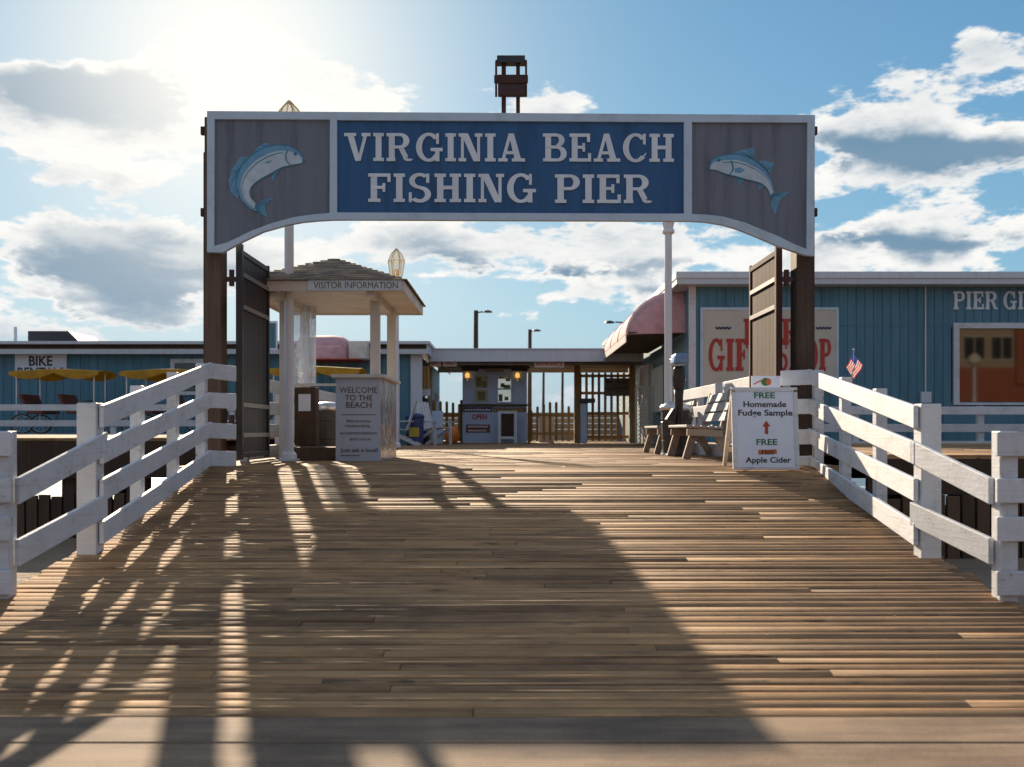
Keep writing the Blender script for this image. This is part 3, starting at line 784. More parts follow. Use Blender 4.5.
def ramp_rail(s, end, mid, cor, gx, gy, ctops, mtops, lo, label):
    posts = []; rails = []
    off = .075
    def inn(p): return (p[0] - s * off, p[1])
    posts.append((mid[0] + s * .02, mid[1], ramp_z(mid[1]) - .3, mtops[0] + .015, .14))
    posts.append((cor[0] + s * .02, cor[1], DK - .3, ctops[0] - .01, .10))
    for f in (.33, .66):
        x = mid[0] + (cor[0] - mid[0]) * f; y = mid[1] + (cor[1] - mid[1]) * f; zt = mtops[0] + (ctops[0] - mtops[0]) * f
        posts.append((x + s * .02, y, ramp_z(y) - .3, zt + .012, .092))
    posts.append((end[0] + s * .06, end[1] + .05, ramp_z(end[1]) - .35, end[2], .11))
    posts.append((end[0] + s * 1.6, end[1] + .05, -.3, end[2], .11))
    for a, b in zip(mtops, ctops):
        p = inn(mid); q = inn(cor); ye = q[1]
        j = random.uniform(-.008, .008)
        rails.append(((p[0], p[1] - .04, a - .005 + j), (q[0], q[1], b + j * .5), .158))
        # return board to the gate post
        rails.append(((q[0] + s * .022, cor[1] - .03, b - .004), (gx, gy, b - .012 + random.uniform(-.01, .01)), .165))
    for a, b in lo:
        rails.append(((mid[0] - s * (off + .002), mid[1] + .03, a), (end[0] - s * (.02), end[1] + .05, b), .16))
    for zt in (end[2] - .006, end[2] - .285, end[2] - .515, end[2] - .84):
        rails.append(((end[0] - s * .03, end[1] - .03, zt), (end[0] + s * 2.6, end[1] - .03 + random.uniform(-.005, .005), zt + random.uniform(-.01, .01)), .145))
    return railing(label, posts, rails)


ramp_rail(-1, (-3.04, 6.05, 1.25), (-2.99, 7.14), (-3.27, 10.6), -3.02, 10.92, (1.975, 1.663, 1.345, 1.05), (1.435, 1.186, .907, .615), ((1.243, .962), (.80, .585)),
          'white board railing climbing the left side of the ramp to the kiosk')
ramp_rail(1, (2.93, 6.02, 1.25), (2.90, 7.03), (3.33, 10.95), 2.96, 11.02, (1.925, 1.605, 1.275, .985), (1.426, 1.18, .913, .617), ((1.187, .965), (.75, .60)),
          'white board railing climbing the right side of the ramp behind the fudge board')


def line_rail(p0, p1, z0, h, n, heights, bh, label, post_w=.1, s=0, th=.04, mat_='white'):
    posts = []; rails = []
    for i in range(n + 1):
        f = i / n; posts.append((p0[0] + (p1[0] - p0[0]) * f, p0[1] + (p1[1] - p0[1]) * f, z0 - .05, z0 + h - .01, post_w))
    d = Vector((p1[0] - p0[0], p1[1] - p0[1], 0)).normalized(); a = Vector((d.y, -d.x, 0)) * s * (post_w / 2 + th / 2)
    for z in heights:
        rails.append(((p0[0] + a.x, p0[1] + a.y, z0 + z), (p1[0] + a.x, p1[1] + a.y, z0 + z), bh))
    return railing(label, posts, rails, mat_, th)


line_rail((3.10, 12.5), (2.98, 17.8), DK, 1.07, 3, (1.07, .77, .47, .19), .17, 'white board railing behind the two wooden benches', s=-1)
line_rail((-3.34, 12.5), (-3.34, 23.5), DK, 1.07, 6, (1.07, .77, .47, .19), .17, 'white board railing running back behind the visitor kiosk', s=1)
line_rail((-24, 24.2), (-3.9, 24.2), 1.17, .73, 7, (.72, .34, .01), .15, 'long level white railing before the blue bike rental building', post_w=.12, s=1)
line_rail((4.4, 20.15), (22, 20.15), 1.0, .76, 7, (.74, .39, .05), .16, 'long level white railing before the gift shop front', post_w=.12, s=1)
line_rail((-4.5, 39), (4.2, 39), DK, 1.1, 6, (1.1, .88, .66, .44, .22), .205, 'pale timber railing across the pier beyond the picket fences', s=1, mat_='rail_wood')


# ------------------------------------------------------------------ gift shop (right) and bike rental building (left)
def siding(m, x0, x1, y, z0, z1, wd=.2, gap=.012, th=.02):
    x = x0
    while x < x1 - .01:
        e = min(x + wd - gap, x1); m.box(x, e, y, y + th, z0, z1); x += wd
    m.box(x0, x1, y + th, y + .12, z0, z1)


F = 23.0
shop = thing('gift_shop', 'long blue gift shop with flat grey roof and pink awning right of the pier', 'building', (10, 27, DK))
zt = Z(285, F)
m = MB(); siding(m, 4.12, 11 - .9, F, .3, zt); m.box(10.1, 26, F, F + .02, .3, Z(402, F)); siding(m, X(948, F), 26, F + .001, Z(327, F) - .0, zt); m.box(X(948, F), 26, F + .4, F + .45, .3, zt)
m.box(4.12, 4.24, F + .121, 40, .3, zt); m.box(26, 26.2, F, 40, .3, zt)
m.box(X(836, F) + .08, X(948, F), F - .012, F - .001, Z(326, F), Z(324.6, F))
m.build('wall', 'siding', shop)
m = MB(); m.cyl((X(925, F), F - .03, 1.0), (X(925, F), F - .03, zt), .018, n=8); m.box(X(920, F), X(930, F), F - .08, F - .004, 1.9, 2.15); m.build('conduit', 'fascia', shop)
m = MB(); m.box(4.06, 4.22, F - .045, F - .003, .3, zt); m.build('corner_trim', 'white', shop)
m = MB()
m.box(3.7, 27, F - .45, 41, Z(278, F - .45), Z(271.5, F - .45)); m.box(3.72, 27, F - .42, 41, Z(284, F - .42), Z(278, F - .42) - .002); m.box(3.8, 27, F - .3, 41, Z(286.5, F), Z(284, F - .42) - .003)
m.build('roof', 'fascia', shop, bevel=.008)
m = MB(); m.box(7.4, 7.65, 26, 26.3, 4.9, 5.2); m.cyl((7.7, 26.2, 4.9), (7.7, 26.2, 5.28), .06); m.build('roof_vent', 'iron', shop)
m = MB(); slab_word(m, 'PIER', X(953, F), X(998, F), Z(309.5, F), Z(291.5, F), F - .002, .02); m.build('wall_lettering', 'letter', shop); m = MB(); slab_word(m, 'GIFT', X(1003, F), X(1047, F), Z(309.5, F), Z(291.5, F), F - .002, .02); m.build('wall_lettering', 'letter', shop); m = MB(); slab_word(m, 'SHOP', X(1058, F), X(1108, F), Z(309.5, F), Z(291.5, F), F - .002, .02); m.build('wall_lettering', 'letter', shop)
# window
wx0, wx1, wz0, wz1 = X(953, F), X(1180, F), Z(405, F), Z(323, F)
m = MB(); b_ = .13
m.box(wx0, wx0 + b_, F - .05, F + .03, wz0, wz1); m.box(wx1 - b_, wx1, F - .05, F + .03, wz0, wz1); m.box(wx0 + b_, wx1 - b_, F - .05, F + .03, wz1 - b_, wz1); m.box(wx0 + b_, wx1 - b_, F - .05, F + .03, wz0, wz0 + .05)
m.box((wx0 + wx1) / 2 - .04, (wx0 + wx1) / 2 + .04, F - .04, F + .03, wz0 + .05, wz1 - b_)
wf = m.build('window', 'white', shop, bevel=.006)
m = MB(); m.box(wx0 + b_, wx1 - b_, F + .035, F + .05, wz0 + .05, wz1 - b_); m.build('pane', 'window', wf)
# painted gift shop board
bx0, bx1, bz0, bz1 = X(703, F - .06), X(836, F - .06), Z(388, F - .06), Z(310, F - .06)
m = MB(); m.box(bx0, bx1, F - .06, F - .01, bz0, bz1); sb = m.build('shop_board', 'cream', shop)
m = MB()
for q in ((bx0 - .06, bx0, bz0, bz1 + .06), (bx1, bx1 + .06, bz0, bz1 + .06), (bx0, bx1, bz1, bz1 + .06), (bx0, bx1, bz0 - .05, bz0)): m.box(q[0], q[1], F - .075, F - .01, q[2], q[3])
m.build('board_frame', 'frame', sb)
m = MB(); yb = F - .062
slab_word(m, 'PIER', X(743, F), X(797, F), Z(345, F), Z(319, F), yb, .012, T=.30); m.build('board_lettering', 'red', sb); m = MB(); slab_word(m, 'GIFT', X(708, F), X(762, F), Z(371, F), Z(339, F), yb, .012, T=.30); m.build('board_lettering', 'red', sb); m = MB(); slab_word(m, 'SHOP', X(776, F), X(830, F), Z(371, F), Z(339, F), yb, .012, T=.30)
m.build('board_lettering', 'red', sb)
m = MB()
for a in (715, 815):
    m = MB()
    for i in range(8):
        x0 = X(a + i * 1.9, F); z0 = Z(328 + (1.2 if i % 2 else -.6), F); x1 = X(a + (i + 1) * 1.9, F); z1 = Z(328 + (-.6 if i % 2 else 1.2), F)
        m.beam((x0, yb - .006, z0), (x1, yb - .006, z1), .010, .035)
    m.build('wavy_line', 'navy', sb)


def dome_awning(parent, x_wall, x_out, y0, y1, zb, zt_, lining):
    """barrel awning on a side wall: quarter-ellipse section, rounded near end"""
    m = MB(); n = 12; k = 14; rows = []
    ys_ = [y0 + (y1 - y0) * i / 10 for i in range(11)]
    L = .45
    for y in [y0 + L * (1 - math.cos(R(90 * i / k))) for i in range(k + 1)] + [y0 + L + (y1 - y0 - L) * i / 6 for i in range(1, 7)]:
        f = 1.0 if y >= y0 + L else math.sqrt(max(0.0, 1 - ((y0 + L - y) / L) ** 2))
        f = .02 + .98 * f
        row = []
        for j in range(n + 1):
            a = R(90 * j / n); sc_ = f
            row.append(m.bm.verts.new((x_wall + (x_out - x_wall) * math.cos(a) * (.35 + .65 * f), y, zb + (zt_ - zb) * math.sin(a) * f)))
        rows.append(row)
    fs = []
    for A, B in zip(rows, rows[1:]):
        for j in range(n): fs.append(m.bm.faces.new([A[j], A[j + 1], B[j + 1], B[j]]))
    m._fin(fs)
    m.bm.faces.ensure_lookup_table()
    o = m.build('awning', 'pink', parent, smooth=True)
    m = MB()
    m.box(min(x_wall, x_out), max(x_wall, x_out) - .02, y0 + .15, y1, zb + .03, zb + .05); m.build('awning_lining', 'post', o)
    m = MB(); sgn = 1 if x_out > x_wall else -1
    m.box(x_out - .012, x_out + .012, y0 + .5, y1, zb - .16, zb + .01); m.build('valance', 'flag_white', o)  # white colour stands in for sunlight on the pink cloth's outer edge
    m = MB()
    for t_ in (.0, .33, .66, 1.0):
        y = y0 + L + (y1 - y0 - L) * t_; pts = [(x_wall + (x_out - x_wall) * math.cos(R(a)) * 1.008, y, zb + (zt_ - zb) * math.sin(R(a)) * 1.008) for a in range(0, 91, 10)]
        for a, b in zip(pts, pts[1:]): m.cyl(a, b, .009, n=6)
    m.build('seams', 'pink', o)
    return o
dome_awning(shop, 4.10, 2.75, 23.6, 30, 3.55, 4.62, 0)
# side wall of the shop, door area
m = MB(); m.box(4.0, 4.1, 24.2, 25.6, DK, 3.0); m.box(3.98, 4.1, 26.4, 28.6, DK + .9, 3.0); m.box(3.95, 4.1, 29, 31, DK, 3.2); m.build('side_panels', 'cream', shop)
m = MB(); m.box(4.0, 4.11, 25.6, 26.4, DK, 2.95); m.build('side_door', 'dark_wood', shop)

lat = thing('lattice_panel', 'pale crossed lattice panel beside the gift shop side wall', 'lattice', (3.9, 28, DK))
m = MB(); D3 = 28.0; lx0, lx1, lz0, lz1 = X(637, D3), X(661, D3), DK, Z(388, D3)
for i in range(-14, 12):
    a = i * .11
    for sgn in (1, -1):
        pts = []
        for tt in range(0, 41):
            z = lz0 + (lz1 - lz0) * tt / 40; x = (lx0 + a + (z - lz0)) if sgn > 0 else (lx1 - a - (z - lz0))
            if lx0 <= x <= lx1: pts.append((x, z))
        if len(pts) > 1: m.beam((pts[0][0], D3 + .012 * sgn, pts[0][1]), (pts[-1][0], D3 + .012 * sgn, pts[-1][1]), .012, .035, up=(0, 1, 0))
m.build('lattice', 'cream', lat)
m = MB(); m.box(lx0 - .05, lx0, D3 - .04, D3 + .04, lz0, lz1 + .05); m.box(lx1, lx1 + .05, D3 - .04, D3 + .04, lz0, lz1 + .05); m.box(lx0, lx1, D3 - .04, D3 + .04, lz1, lz1 + .05); m.build('frame', 'cream', lat)

# bike rental building
B = 29.0
bike = thing('bike_rental_building', 'low blue bike rental building with flat grey roof left of the pier', 'building', (-12, 31, DK))
bz = Z(354, B)
m = MB(); siding(m, -26, -2.75, B, DK - .2, bz, .25); m.box(-2.87, -2.75, B + .12, 38, DK - .2, bz); m.build('wall', 'siding', bike)
m = MB(); m.box(-27, -2.35, B - .5, 39, Z(344, B - .5), Z(341, B - .5)); m.build('roof', 'fascia', bike)
m = MB(); m.box(-27, -2.4, B - .42, B - .38, Z(354, B - .4), Z(349, B - .4)); m.box(-2.44, -2.4, B - .38, 39, Z(354, B - .4), Z(344.5, B - .4)); m.build('fascia', 'fascia', bike)
m = MB(); m.box(-26.9, -2.46, B - .36, B - .32, Z(349, B - .4), Z(344, B - .4) - .002); m.build('gutter_board', 'dark_wood', bike)
m = MB(); x0, x1 = X(28, 31), X(86, 31); m.hexa([(x0, 31, 3.8), (x1, 31, 3.8), (x1, 33, 3.8), (x0, 33, 3.8), (x0, 31, Z(331, 31)), (x1 - .55, 31, Z(331, 31)), (x1 - .55, 33, Z(331, 31)), (x0, 33, Z(331, 31))]); m.build('roof_unit', 'iron', bike)
m = MB(); m.cyl((X(15.5, 30), 30, 3.8), (X(15.5, 30), 30, Z(327, 30)), .045); m.build('vent_pipe', 'fascia', bike)
m = MB(); x0, x1, z0, z1 = X(16, B), X(67.5, B), Z(378, B), Z(353.5, B); m.box(x0, x1, B - .06, B - .01, z0, z1); bs = m.build('rental_sign', 'board_white', bike)
m = MB(); m.text('BIKE', X(30, B), X(53.5, B), Z(366, B), Z(356, B), B - .064, .006, .025); m.build('sign_lettering', 'black_text', bs); m = MB(); m.text('RENTALS', X(18.5, B), X(65, B), Z(377, B), Z(367.5, B), B - .064, .006, .02); m.build('sign_lettering', 'black_text', bs)
m = MB(); x0, x1, z0, z1 = X(171, B), X(207, B), Z(395, B), Z(359, B)
for q in ((x0, x0 + .12, z0, z1), (x1 - .12, x1, z0, z1), (x0 + .12, x1 - .12, z1 - .12, z1), (x0 + .12, x1 - .12, z0, z0 + .1)): m.box(q[0], q[1], B - .06, B + .03, q[2], q[3])
wf = m.build('window', 'white', bike)
m = MB(); m.box(x0 + .12, x1 - .12, B - .03, B - .01, z0 + .1, z1 - .12); m.build('pane', 'window', wf)
m = MB(); m.box(X(393, B), X(400, B), B - .05, B - .01, DK, bz); m.box(X(412, B) - .03, X(419, B) + .1, B - .08, B - .02, DK, bz); m.build('wall_trim', 'fascia', bike)
# pink awning on the front of that building (barrel along the wall)
m = MB(); ax0, ax1, zb, ztp = X(300, 28.4), X(351, 28.4), Z(360, 28.4), Z(334, 28.4); rows = []
for x, f in ((ax0, 1), (ax0 + (ax1 - ax0) * .5, 1), (ax1 - .5, 1), (ax1 - .25, .93), (ax1 - .08, .72), (ax1, .3)):
    rows.append([m.bm.verts.new((x, B - .02 - 1.2 * math.cos(R(90 * j / 10)) * (.4 + .6 * f), zb + (ztp - zb) * math.sin(R(90 * j / 10)) * f)) for j in range(11)])
fs = []
for A, B_ in zip(rows, rows[1:]):
    for j in range(10): fs.append(m.bm.faces.new([A[j], A[j + 1], B_[j + 1], B_[j]]))
m._fin(fs); aw = m.build('awning', 'pink', bike, smooth=True)
m = MB(); m.box(ax0, ax1 + .3, B - 1.2, B - .03, zb - .03, zb + .0); m.build('awning_lining', 'redcloth', aw)
m = MB(); m.box(ax1 + .0, ax1 + .5, B - 1.0, B - .04, zb + .02, zb + .5); m.build('awning_end', 'flag_white', aw)
# narrow side window bay by the canopy
m = MB(); m.box(-2.74, -2.70, 31, 33, DK + 1.1, 2.9); m.build('side_window', 'window', bike)

mb = MB(); D4 = 26.5; mb.box(X(265, D4), X(277, D4), D4, D4 + .08, Z(350, D4), Z(321, D4)); mb.box(X(266, D4), X(267, D4) + .05, D4 + .02, D4 + .06, DK, Z(350, D4) - .001)
mo = mb.build('menu_board', 'board_white'); tag(mo, 'narrow white framed blue board on a post behind the left gate leaf', 'sign board')
mb = MB(); mb.box(X(267.2, D4), X(275.8, D4), D4 - .004, D4 - .001, Z(348, D4), Z(323, D4)); mb.build('board_face', 'siding', mo)


# ------------------------------------------------------------------ four-wheeled surreys
def make_surrey(loc, label):
    x, y, z = loc
    s = thing('surrey_bike', label, 'pedal surrey', loc, 'pedal surreys before the rental building')
    def q(a, b, c): return (x + a, y + b, z + c)
    m = MB(); n = 22; k = 6; rows = []
    for i in range(n + 1):
        u = -1.15 + 2.3 * i / n; sag = abs(math.sin(math.pi * 2 * i / n)) * .16; row = []
        for (b, c) in ((-.62, -.08 - sag), (-.60, .02), (-.3, .07), (0, .09), (.3, .07), (.60, .02), (.62, -.08 - sag)):
            row.append(m.bm.verts.new(q(u, b, 1.90 + c + .03 * math.cos(u * 2.6))))
        rows.append(row)
    fs = []
    for A, B_ in zip(rows, rows[1:]):
        for j in range(k): fs.append(m.bm.faces.new([A[j], A[j + 1], B_[j + 1], B_[j]]))
    m._fin(fs); m.build('canopy', 'yellow', s, smooth=True)
    for a, b in ((-1.0, -.5), (1.0, -.5), (-.86, .5), (.88, .5)):
        m = MB(); m.cyl(q(a, b, .35), q(a, b, 1.9), .018, n=8); m.build('canopy_pole', 'steel', s)
    for a in (-.75, .25):
        m = MB(); m.hexa([q(a - .05, -.5, .75), q(a + .02, -.5, .75), q(a + .02, .5, .75), q(a - .05, .5, .75), q(a - .22, -.5, 1.22), q(a - .14, -.5, 1.22), q(a - .14, .5, 1.22), q(a - .22, .5, 1.22)]); m.build('seat_back', 'seat', s, bevel=.02)
        m = MB(); m.box(x + a, x + a + .42, y - .5, y + .5, z + .62, z + .72); m.build('seat', 'seat', s, bevel=.02)
    m = MB()
    for b in (-.42, .42): m.cyl(q(-1.0, b, .36), q(1.05, b, .36), .022, n=8)
    for a in (-.75, 0, .75): m.cyl(q(a, -.42, .36), q(a, .42, .36), .02, n=8); m.cyl(q(a, -.42, .36), q(a, -.42, .66), .018, n=8)
    m.cyl(q(.75, -.1, .5), q(.62, -.1, .98), .016, n=8); m.torus(q(.62, -.1, .98), (-.4, 0, 1), .16, .014, 16, 6)
    m.build('frame', 'seat', s)
    for a in (-.85, .85):
        for b in (-.52, .52):
            m = MB(); m.torus(q(a, b, .31), (0, 1, 0), .285, .025, 24, 6); wh = m.build('wheel', 'bin_dark', s)
            m = MB(); m.torus(q(a, b, .31), (0, 1, 0), .25, .010, 24, 6)
            for i in range(10): m.cyl(q(a, b, .31), q(a + .25 * math.cos(i * .628), b, .31 + .25 * math.sin(i * .628)), .004, n=4)
            m.build('rim', 'steel', wh)
    return s
s1 = make_surrey((X(64, 26.3), 26.3, 1.17), 'yellow canopied pedal surrey below the bike rentals sign')
s1.scale = (1, 1, .85)
dup(s1, (X(172, 26.3), 26.3, 1.17), 'yellow canopied pedal surrey half hidden by the ramp railing corner')
dup(s1, (X(318, 25.3), 25.3, 1.17), 'yellow canopied pedal surrey seen through the visitor kiosk')


# ------------------------------------------------------------------ visitor kiosk
ki = thing('visitor_kiosk', 'small open kiosk with shingled hip roof and grey welcome counter', 'kiosk', (-2.37, 13.6, DK))
kx0, kx1, ky0, ky1 = -3.42, -1.335, 12.38, 15.0
for x, y in ((-2.94, 12.95), (-1.77, 12.95), (-2.98, 14.4), (-1.74, 14.45)):
    m = MB(); m.box(x - .06, x + .06, y - .06, y + .06, DK, 3.02); m.build('post', 'kiosk', ki, bevel=.006)
pk = Vector((-2.42, 13.66, 3.61)); e = 3.115
m = MB(); NR = 13
cor = [Vector((kx0 - .04, ky0 - .04, e)), Vector((kx1 + .04, ky0 - .04, e)), Vector((kx1 + .04, ky1 + .04, e)), Vector((kx0 - .04, ky1 + .04, e))]
for a in range(4):
    A, B_ = cor[a], cor[(a + 1) % 4]
    for i in range(NR):
        f0, f1 = i / NR, (i + 1) / NR
        p = [A.lerp(pk, f0), B_.lerp(pk, f0), B_.lerp(pk, f1), A.lerp(pk, f1)]
        up = Vector((0, 0, .013)); L = (p[1] - p[0]).length; nseg = max(1, int(L / .17)); of = random.random() * .5
        for j in range(nseg):
            g0 = min(1, max(0, (j + (of if j else 0)) / nseg)); g1 = min(1, (j + 1 + of) / nseg) if j < nseg - 1 else 1
            u = up * random.uniform(.8, 1.25)
            m.hexa([p[0].lerp(p[1], g0), p[0].lerp(p[1], g1), p[3].lerp(p[2], g1), p[3].lerp(p[2], g0), p[0].lerp(p[1], g0) + u, p[0].lerp(p[1], g1) + u, p[3].lerp(p[2], g1) + Vector((0, 0, .003)), p[3].lerp(p[2], g0) + Vector((0, 0, .003))])
m.build('roof', 'shingle', ki)
m = MB()
m.box(kx0, kx1, ky0, ky0 + .03, 2.985, e - .002); m.box(kx0, kx1, ky1 - .03, ky1, 2.985, e - .002); m.box(kx0, kx0 + .03, ky0 + .03, ky1 - .03, 2.985, e - .002); m.box(kx1 - .03, kx1, ky0 + .03, ky1 - .03, 2.985, e - .002)
m.build('fascia', 'kiosk', ki)
m = MB(); m.box(kx0 + .03, kx1 - .03, ky0 + .03, ky1 - .03, 3.02, 3.05)
for x in (-2.98, -1.77): m.box(x - .05, x + .05, ky0 + .1, ky1 - .1, 2.92, 3.018)
m.build('soffit', 'kiosk', ki)
m = MB(); sx0, sx1 = X(308, ky0), X(402, ky0); m.box(sx0, sx1, ky0 - .02, ky0 - .003, Z(290.5, ky0), Z(280, ky0)); si = m.build('name_board', 'frame', ki)
m = MB(); m.text('VISITOR INFORMATION', X(314, ky0), X(398, ky0), Z(288.7, ky0), Z(282.3, ky0), ky0 - .024, .006, 0); m.build('name_lettering', 'brown_text', si)
# counter
cx0, cx1, cy0, cy1 = -2.225, -1.655, 12.62, 14.3
m = MB(); m.box(cx0, cx1 - .004, cy0, cy1, DK, 1.92); co = m.build('counter', 'counter_front', ki)
m = MB(); m.box(cx1 - .003, cx1, cy0 + .004, cy1 - .004, DK + .02, 1.915); m.build('side_sheet', 'metal_sheet', co)
m = MB(); m.box(cx0 - .05, cx1 + .06, cy0 - .06, cy1 + .05, 1.92, 1.965); m.build('counter_top', 'kiosk', co, bevel=.006)
m = MB(); yc = cy0 - .004
def ct(s_, a, b, t_, bt, bold=.0): m.text(s_, X(a, cy0), X(b, cy0), Z(bt, cy0), Z(t_, cy0), yc, .004, bold)
ct('WELCOME', 339.5, 377.5, 387, 393, 0); m.build('counter_lettering', 'brown_text', co); m = MB(); ct('TO THE', 345, 372.5, 395, 400.5, .01); m.build('counter_lettering', 'brown_text', co); m = MB(); ct('BEACH', 346, 371.5, 402, 408, .01)
m.box(X(341, cy0), X(376, cy0), yc - .001, yc + .003, Z(415, cy0), Z(414.4, cy0))
m.build('counter_lettering', 'brown_text', co); m = MB(); ct('Attractions', 346, 371, 419, 422.6); m.build('counter_lettering', 'brown_text', co); m = MB(); ct('restaurants,', 345, 371, 424.5, 428); m.build('counter_lettering', 'brown_text', co); m = MB(); ct('accommodations', 340, 377, 431, 434.5); m.build('counter_lettering', 'brown_text', co); m = MB(); ct('and more', 350, 371, 437.3, 440.5)
m.build('counter_lettering', 'brown_text', co); m = MB(); ct('Just ask a local!', 340.5, 378, 448, 453.2, .015); m.box(X(340.5, cy0), X(360, cy0), yc - .001, yc + .003, Z(456, cy0), Z(455.2, cy0))
m.build('counter_lettering', 'brown_text', co)
m = MB(); m.box(-3.0, -2.24, 12.9, 14.5, DK, DK + .17); m.build('plinth', 'dark_wood', ki, bevel=.008)
m = MB(); m.box(X(293, 14.0), X(316, 14.0), 14.0, 14.012, Z(385, 14), Z(306, 14)); m.build('side_screen', 'plexi', ki)
m = MB(); m.box(X(293, 14.0), X(345, 14.0), 13.98, 14.03, Z(386, 14), Z(383.5, 14)); m.build('screen_rail', 'kiosk', ki)
cab = thing('brochure_cabinet', 'dark brown brochure cabinet with pale poster inside the kiosk', 'cabinet', (X(303, 14.1), 14.1, DK + .17))
m = MB(); m.box(X(293.5, 14), X(315, 14), 14.05, 14.3, DK + .175, Z(387, 14)); m.build('case', 'dark_wood', cab, bevel=.01)
m = MB(); m.box(X(298, 14), X(310, 14), 14.03, 14.048, Z(411, 14), Z(394, 14)); m.build('poster', 'board_white', cab)


# ------------------------------------------------------------------ lamp posts
def lamp(loc, label, zc=4.6):
    x, y, z = loc
    l = thing('lamp_post', label, 'lamp post', loc, 'white lamp posts with glass lanterns')
    m = MB(); m.cyl((x, y, z + .06), (x, y, zc - .2), .062, .058, 16); m.build('pole', 'pole', l, smooth=False)
    m = MB(); m.box(x - .11, x + .11, y - .11, y + .11, z, z + .03); m.lathe((x, y, z + .03), [(.10, 0), (.10, .05), (.07, .09)], 12); m.build('base_plate', 'pole', l)
    m = MB(); m.lathe((x, y, zc - .21), [(.06, 0), (.10, .03), (.10, .07), (.075, .1), (.09, .16), (.10, .2), (.085, .23)], 16); m.build('capital', 'pole', l)
    m = MB()
    prof = [(.085, .02), (.15, .30), (.19, .55), (.12, .72), (.01, .84)]
    for i in range(6):
        a = i * math.pi / 3; pts = [(x + r_ * math.cos(a), y + r_ * math.sin(a), zc + h) for r_, h in prof]
        for p, q in zip(pts, pts[1:]): m.cyl(p, q, .010, n=6)
    m.torus((x, y, zc + .55), (0, 0, 1), .19, .007, 18, 6); m.lathe((x, y, zc + .80), [(.03, 0), (.025, .03), (.003, .05)], 10)
    lt = m.build('lantern_frame', 'brass', l)
    m = MB(); m.lathe((x, y, zc), [(.08, .02), (.145, .30), (.183, .55), (.115, .715), (.02, .82)], 6); m.build('lantern_glass', 'glass', lt)
    m = MB(); m.lathe((x, y, zc), [(.06, .02), (.06, .16), (.035, .2), (.05, .28), (.05, .34), (.02, .38)], 12); m.build('bulb_holder', 'brass', lt)
    return l
lp = lamp((-2.83, 12.70, DK), 'white lamp post beside the left gate leaf, its lantern behind the sign')
dup(lp, (2.50, 16.0, DK), 'white lamp post beside the benches, capital just below the sign')
dup(lp, (-2.66, 23.0, DK), 'white lamp post whose glass lantern shows above the kiosk roof')


# ------------------------------------------------------------------ fudge board, flag, benches, viewer, bin
fb = thing('sandwich_board', 'white sandwich board offering free fudge samples beside the right railing', 'sandwich board', (2.65, 10.4, .84))
fx0, fx1, fz0, fz1 = X(733, 10.35), X(799.5, 10.35), .85, Z(387, 10.35)
def lean(p):                                   # front leaf leans back a little
    return Vector((p[0], p[1] + (p[2] - fz0) * .12, p[2]))
m = MB()
for a in ((fx0, fx1, fz1 - .04, fz1), (fx0, fx1, fz0, fz0 + .03), (fx0, fx0 + .045, fz0 + .03, fz1 - .04), (fx1 - .045, fx1, fz0 + .03, fz1 - .04)):
    m.hexa([lean(p) for p in ((a[0], 10.33, a[2]), (a[1], 10.33, a[2]), (a[1], 10.37, a[2]), (a[0], 10.37, a[2]), (a[0], 10.33, a[3]), (a[1], 10.33, a[3]), (a[1], 10.37, a[3]), (a[0], 10.37, a[3]))])
m.build('frame', 'white', fb, bevel=.004)
m = MB(); a = (fx0 + .045, fx1 - .045, fz0 + .03, fz1 - .04)
m.hexa([lean(p) for p in ((a[0], 10.34, a[2]), (a[1], 10.34, a[2]), (a[1], 10.36, a[2]), (a[0], 10.36, a[2]), (a[0], 10.34, a[3]), (a[1], 10.34, a[3]), (a[1], 10.36, a[3]), (a[0], 10.36, a[3]))])
pn = m.build('panel', 'board_white', fb)
def ft(mm, s_, a, b, t_, bt, bold=.02): mm.text(s_, X(a, 10.35), X(b, 10.35), Z(bt, 10.35), Z(t_, 10.35), 10.337, .004, bold, fn=lean)
m = MB(); ft(m, 'FREE', 756, 777, 392, 398); m.build('green_lettering', 'green_text', pn); m = MB(); ft(m, 'FREE', 757, 778, 439, 445); m.build('green_lettering', 'green_text', pn)
m = MB(); ft(m, 'Homemade', 745, 788, 401, 407); m.build('black_lettering', 'black_text', pn); m = MB(); ft(m, 'Fudge Sample', 739.5, 794, 409.5, 417.5); m.build('black_lettering', 'black_text', pn); m = MB(); ft(m, 'Hot', 762, 774, 449.5, 454.5); m.build('black_lettering', 'black_text', pn); m = MB(); ft(m, 'Apple Cider', 745.5, 791, 457, 464.5); m.build('black_lettering', 'black_text', pn)
m = MB()
def lq(pts, yy): 
    v = [lean((X(a, 10.35), yy, Z(b, 10.35))) for a, b in pts]; m.bm.faces.new([m.bm.verts.new(p) for p in v])
m.mi = 0
lq([(767.4, 420.5), (771.5, 426.5), (769, 426.5), (769, 434), (765.8, 434), (765.8, 426.5), (763.3, 426.5)], 10.3365)
m._fin(m.bm.faces[:])
m.build('arrow', 'red', pn, recalc=False)
m = MB(); lq([(758.5, 450), (777, 449.3), (777, 453.8), (758.5, 454.6)], 10.3375); m._fin(m.bm.faces[:]); m.build('orange_strike', 'orange', pn, recalc=False)
m = MB()
for x in (fx0 + .02, fx1 - .02): m.beam((x, 10.44, fz1 - .02), (x, 10.86, DK), .04, .05, up=(0, 1, 0))
m.beam((fx0 + .03, 10.78, 1.05), (fx1 - .03, 10.78, 1.05), .03, .05); m.build('rear_leg', 'bench_wood', fb)

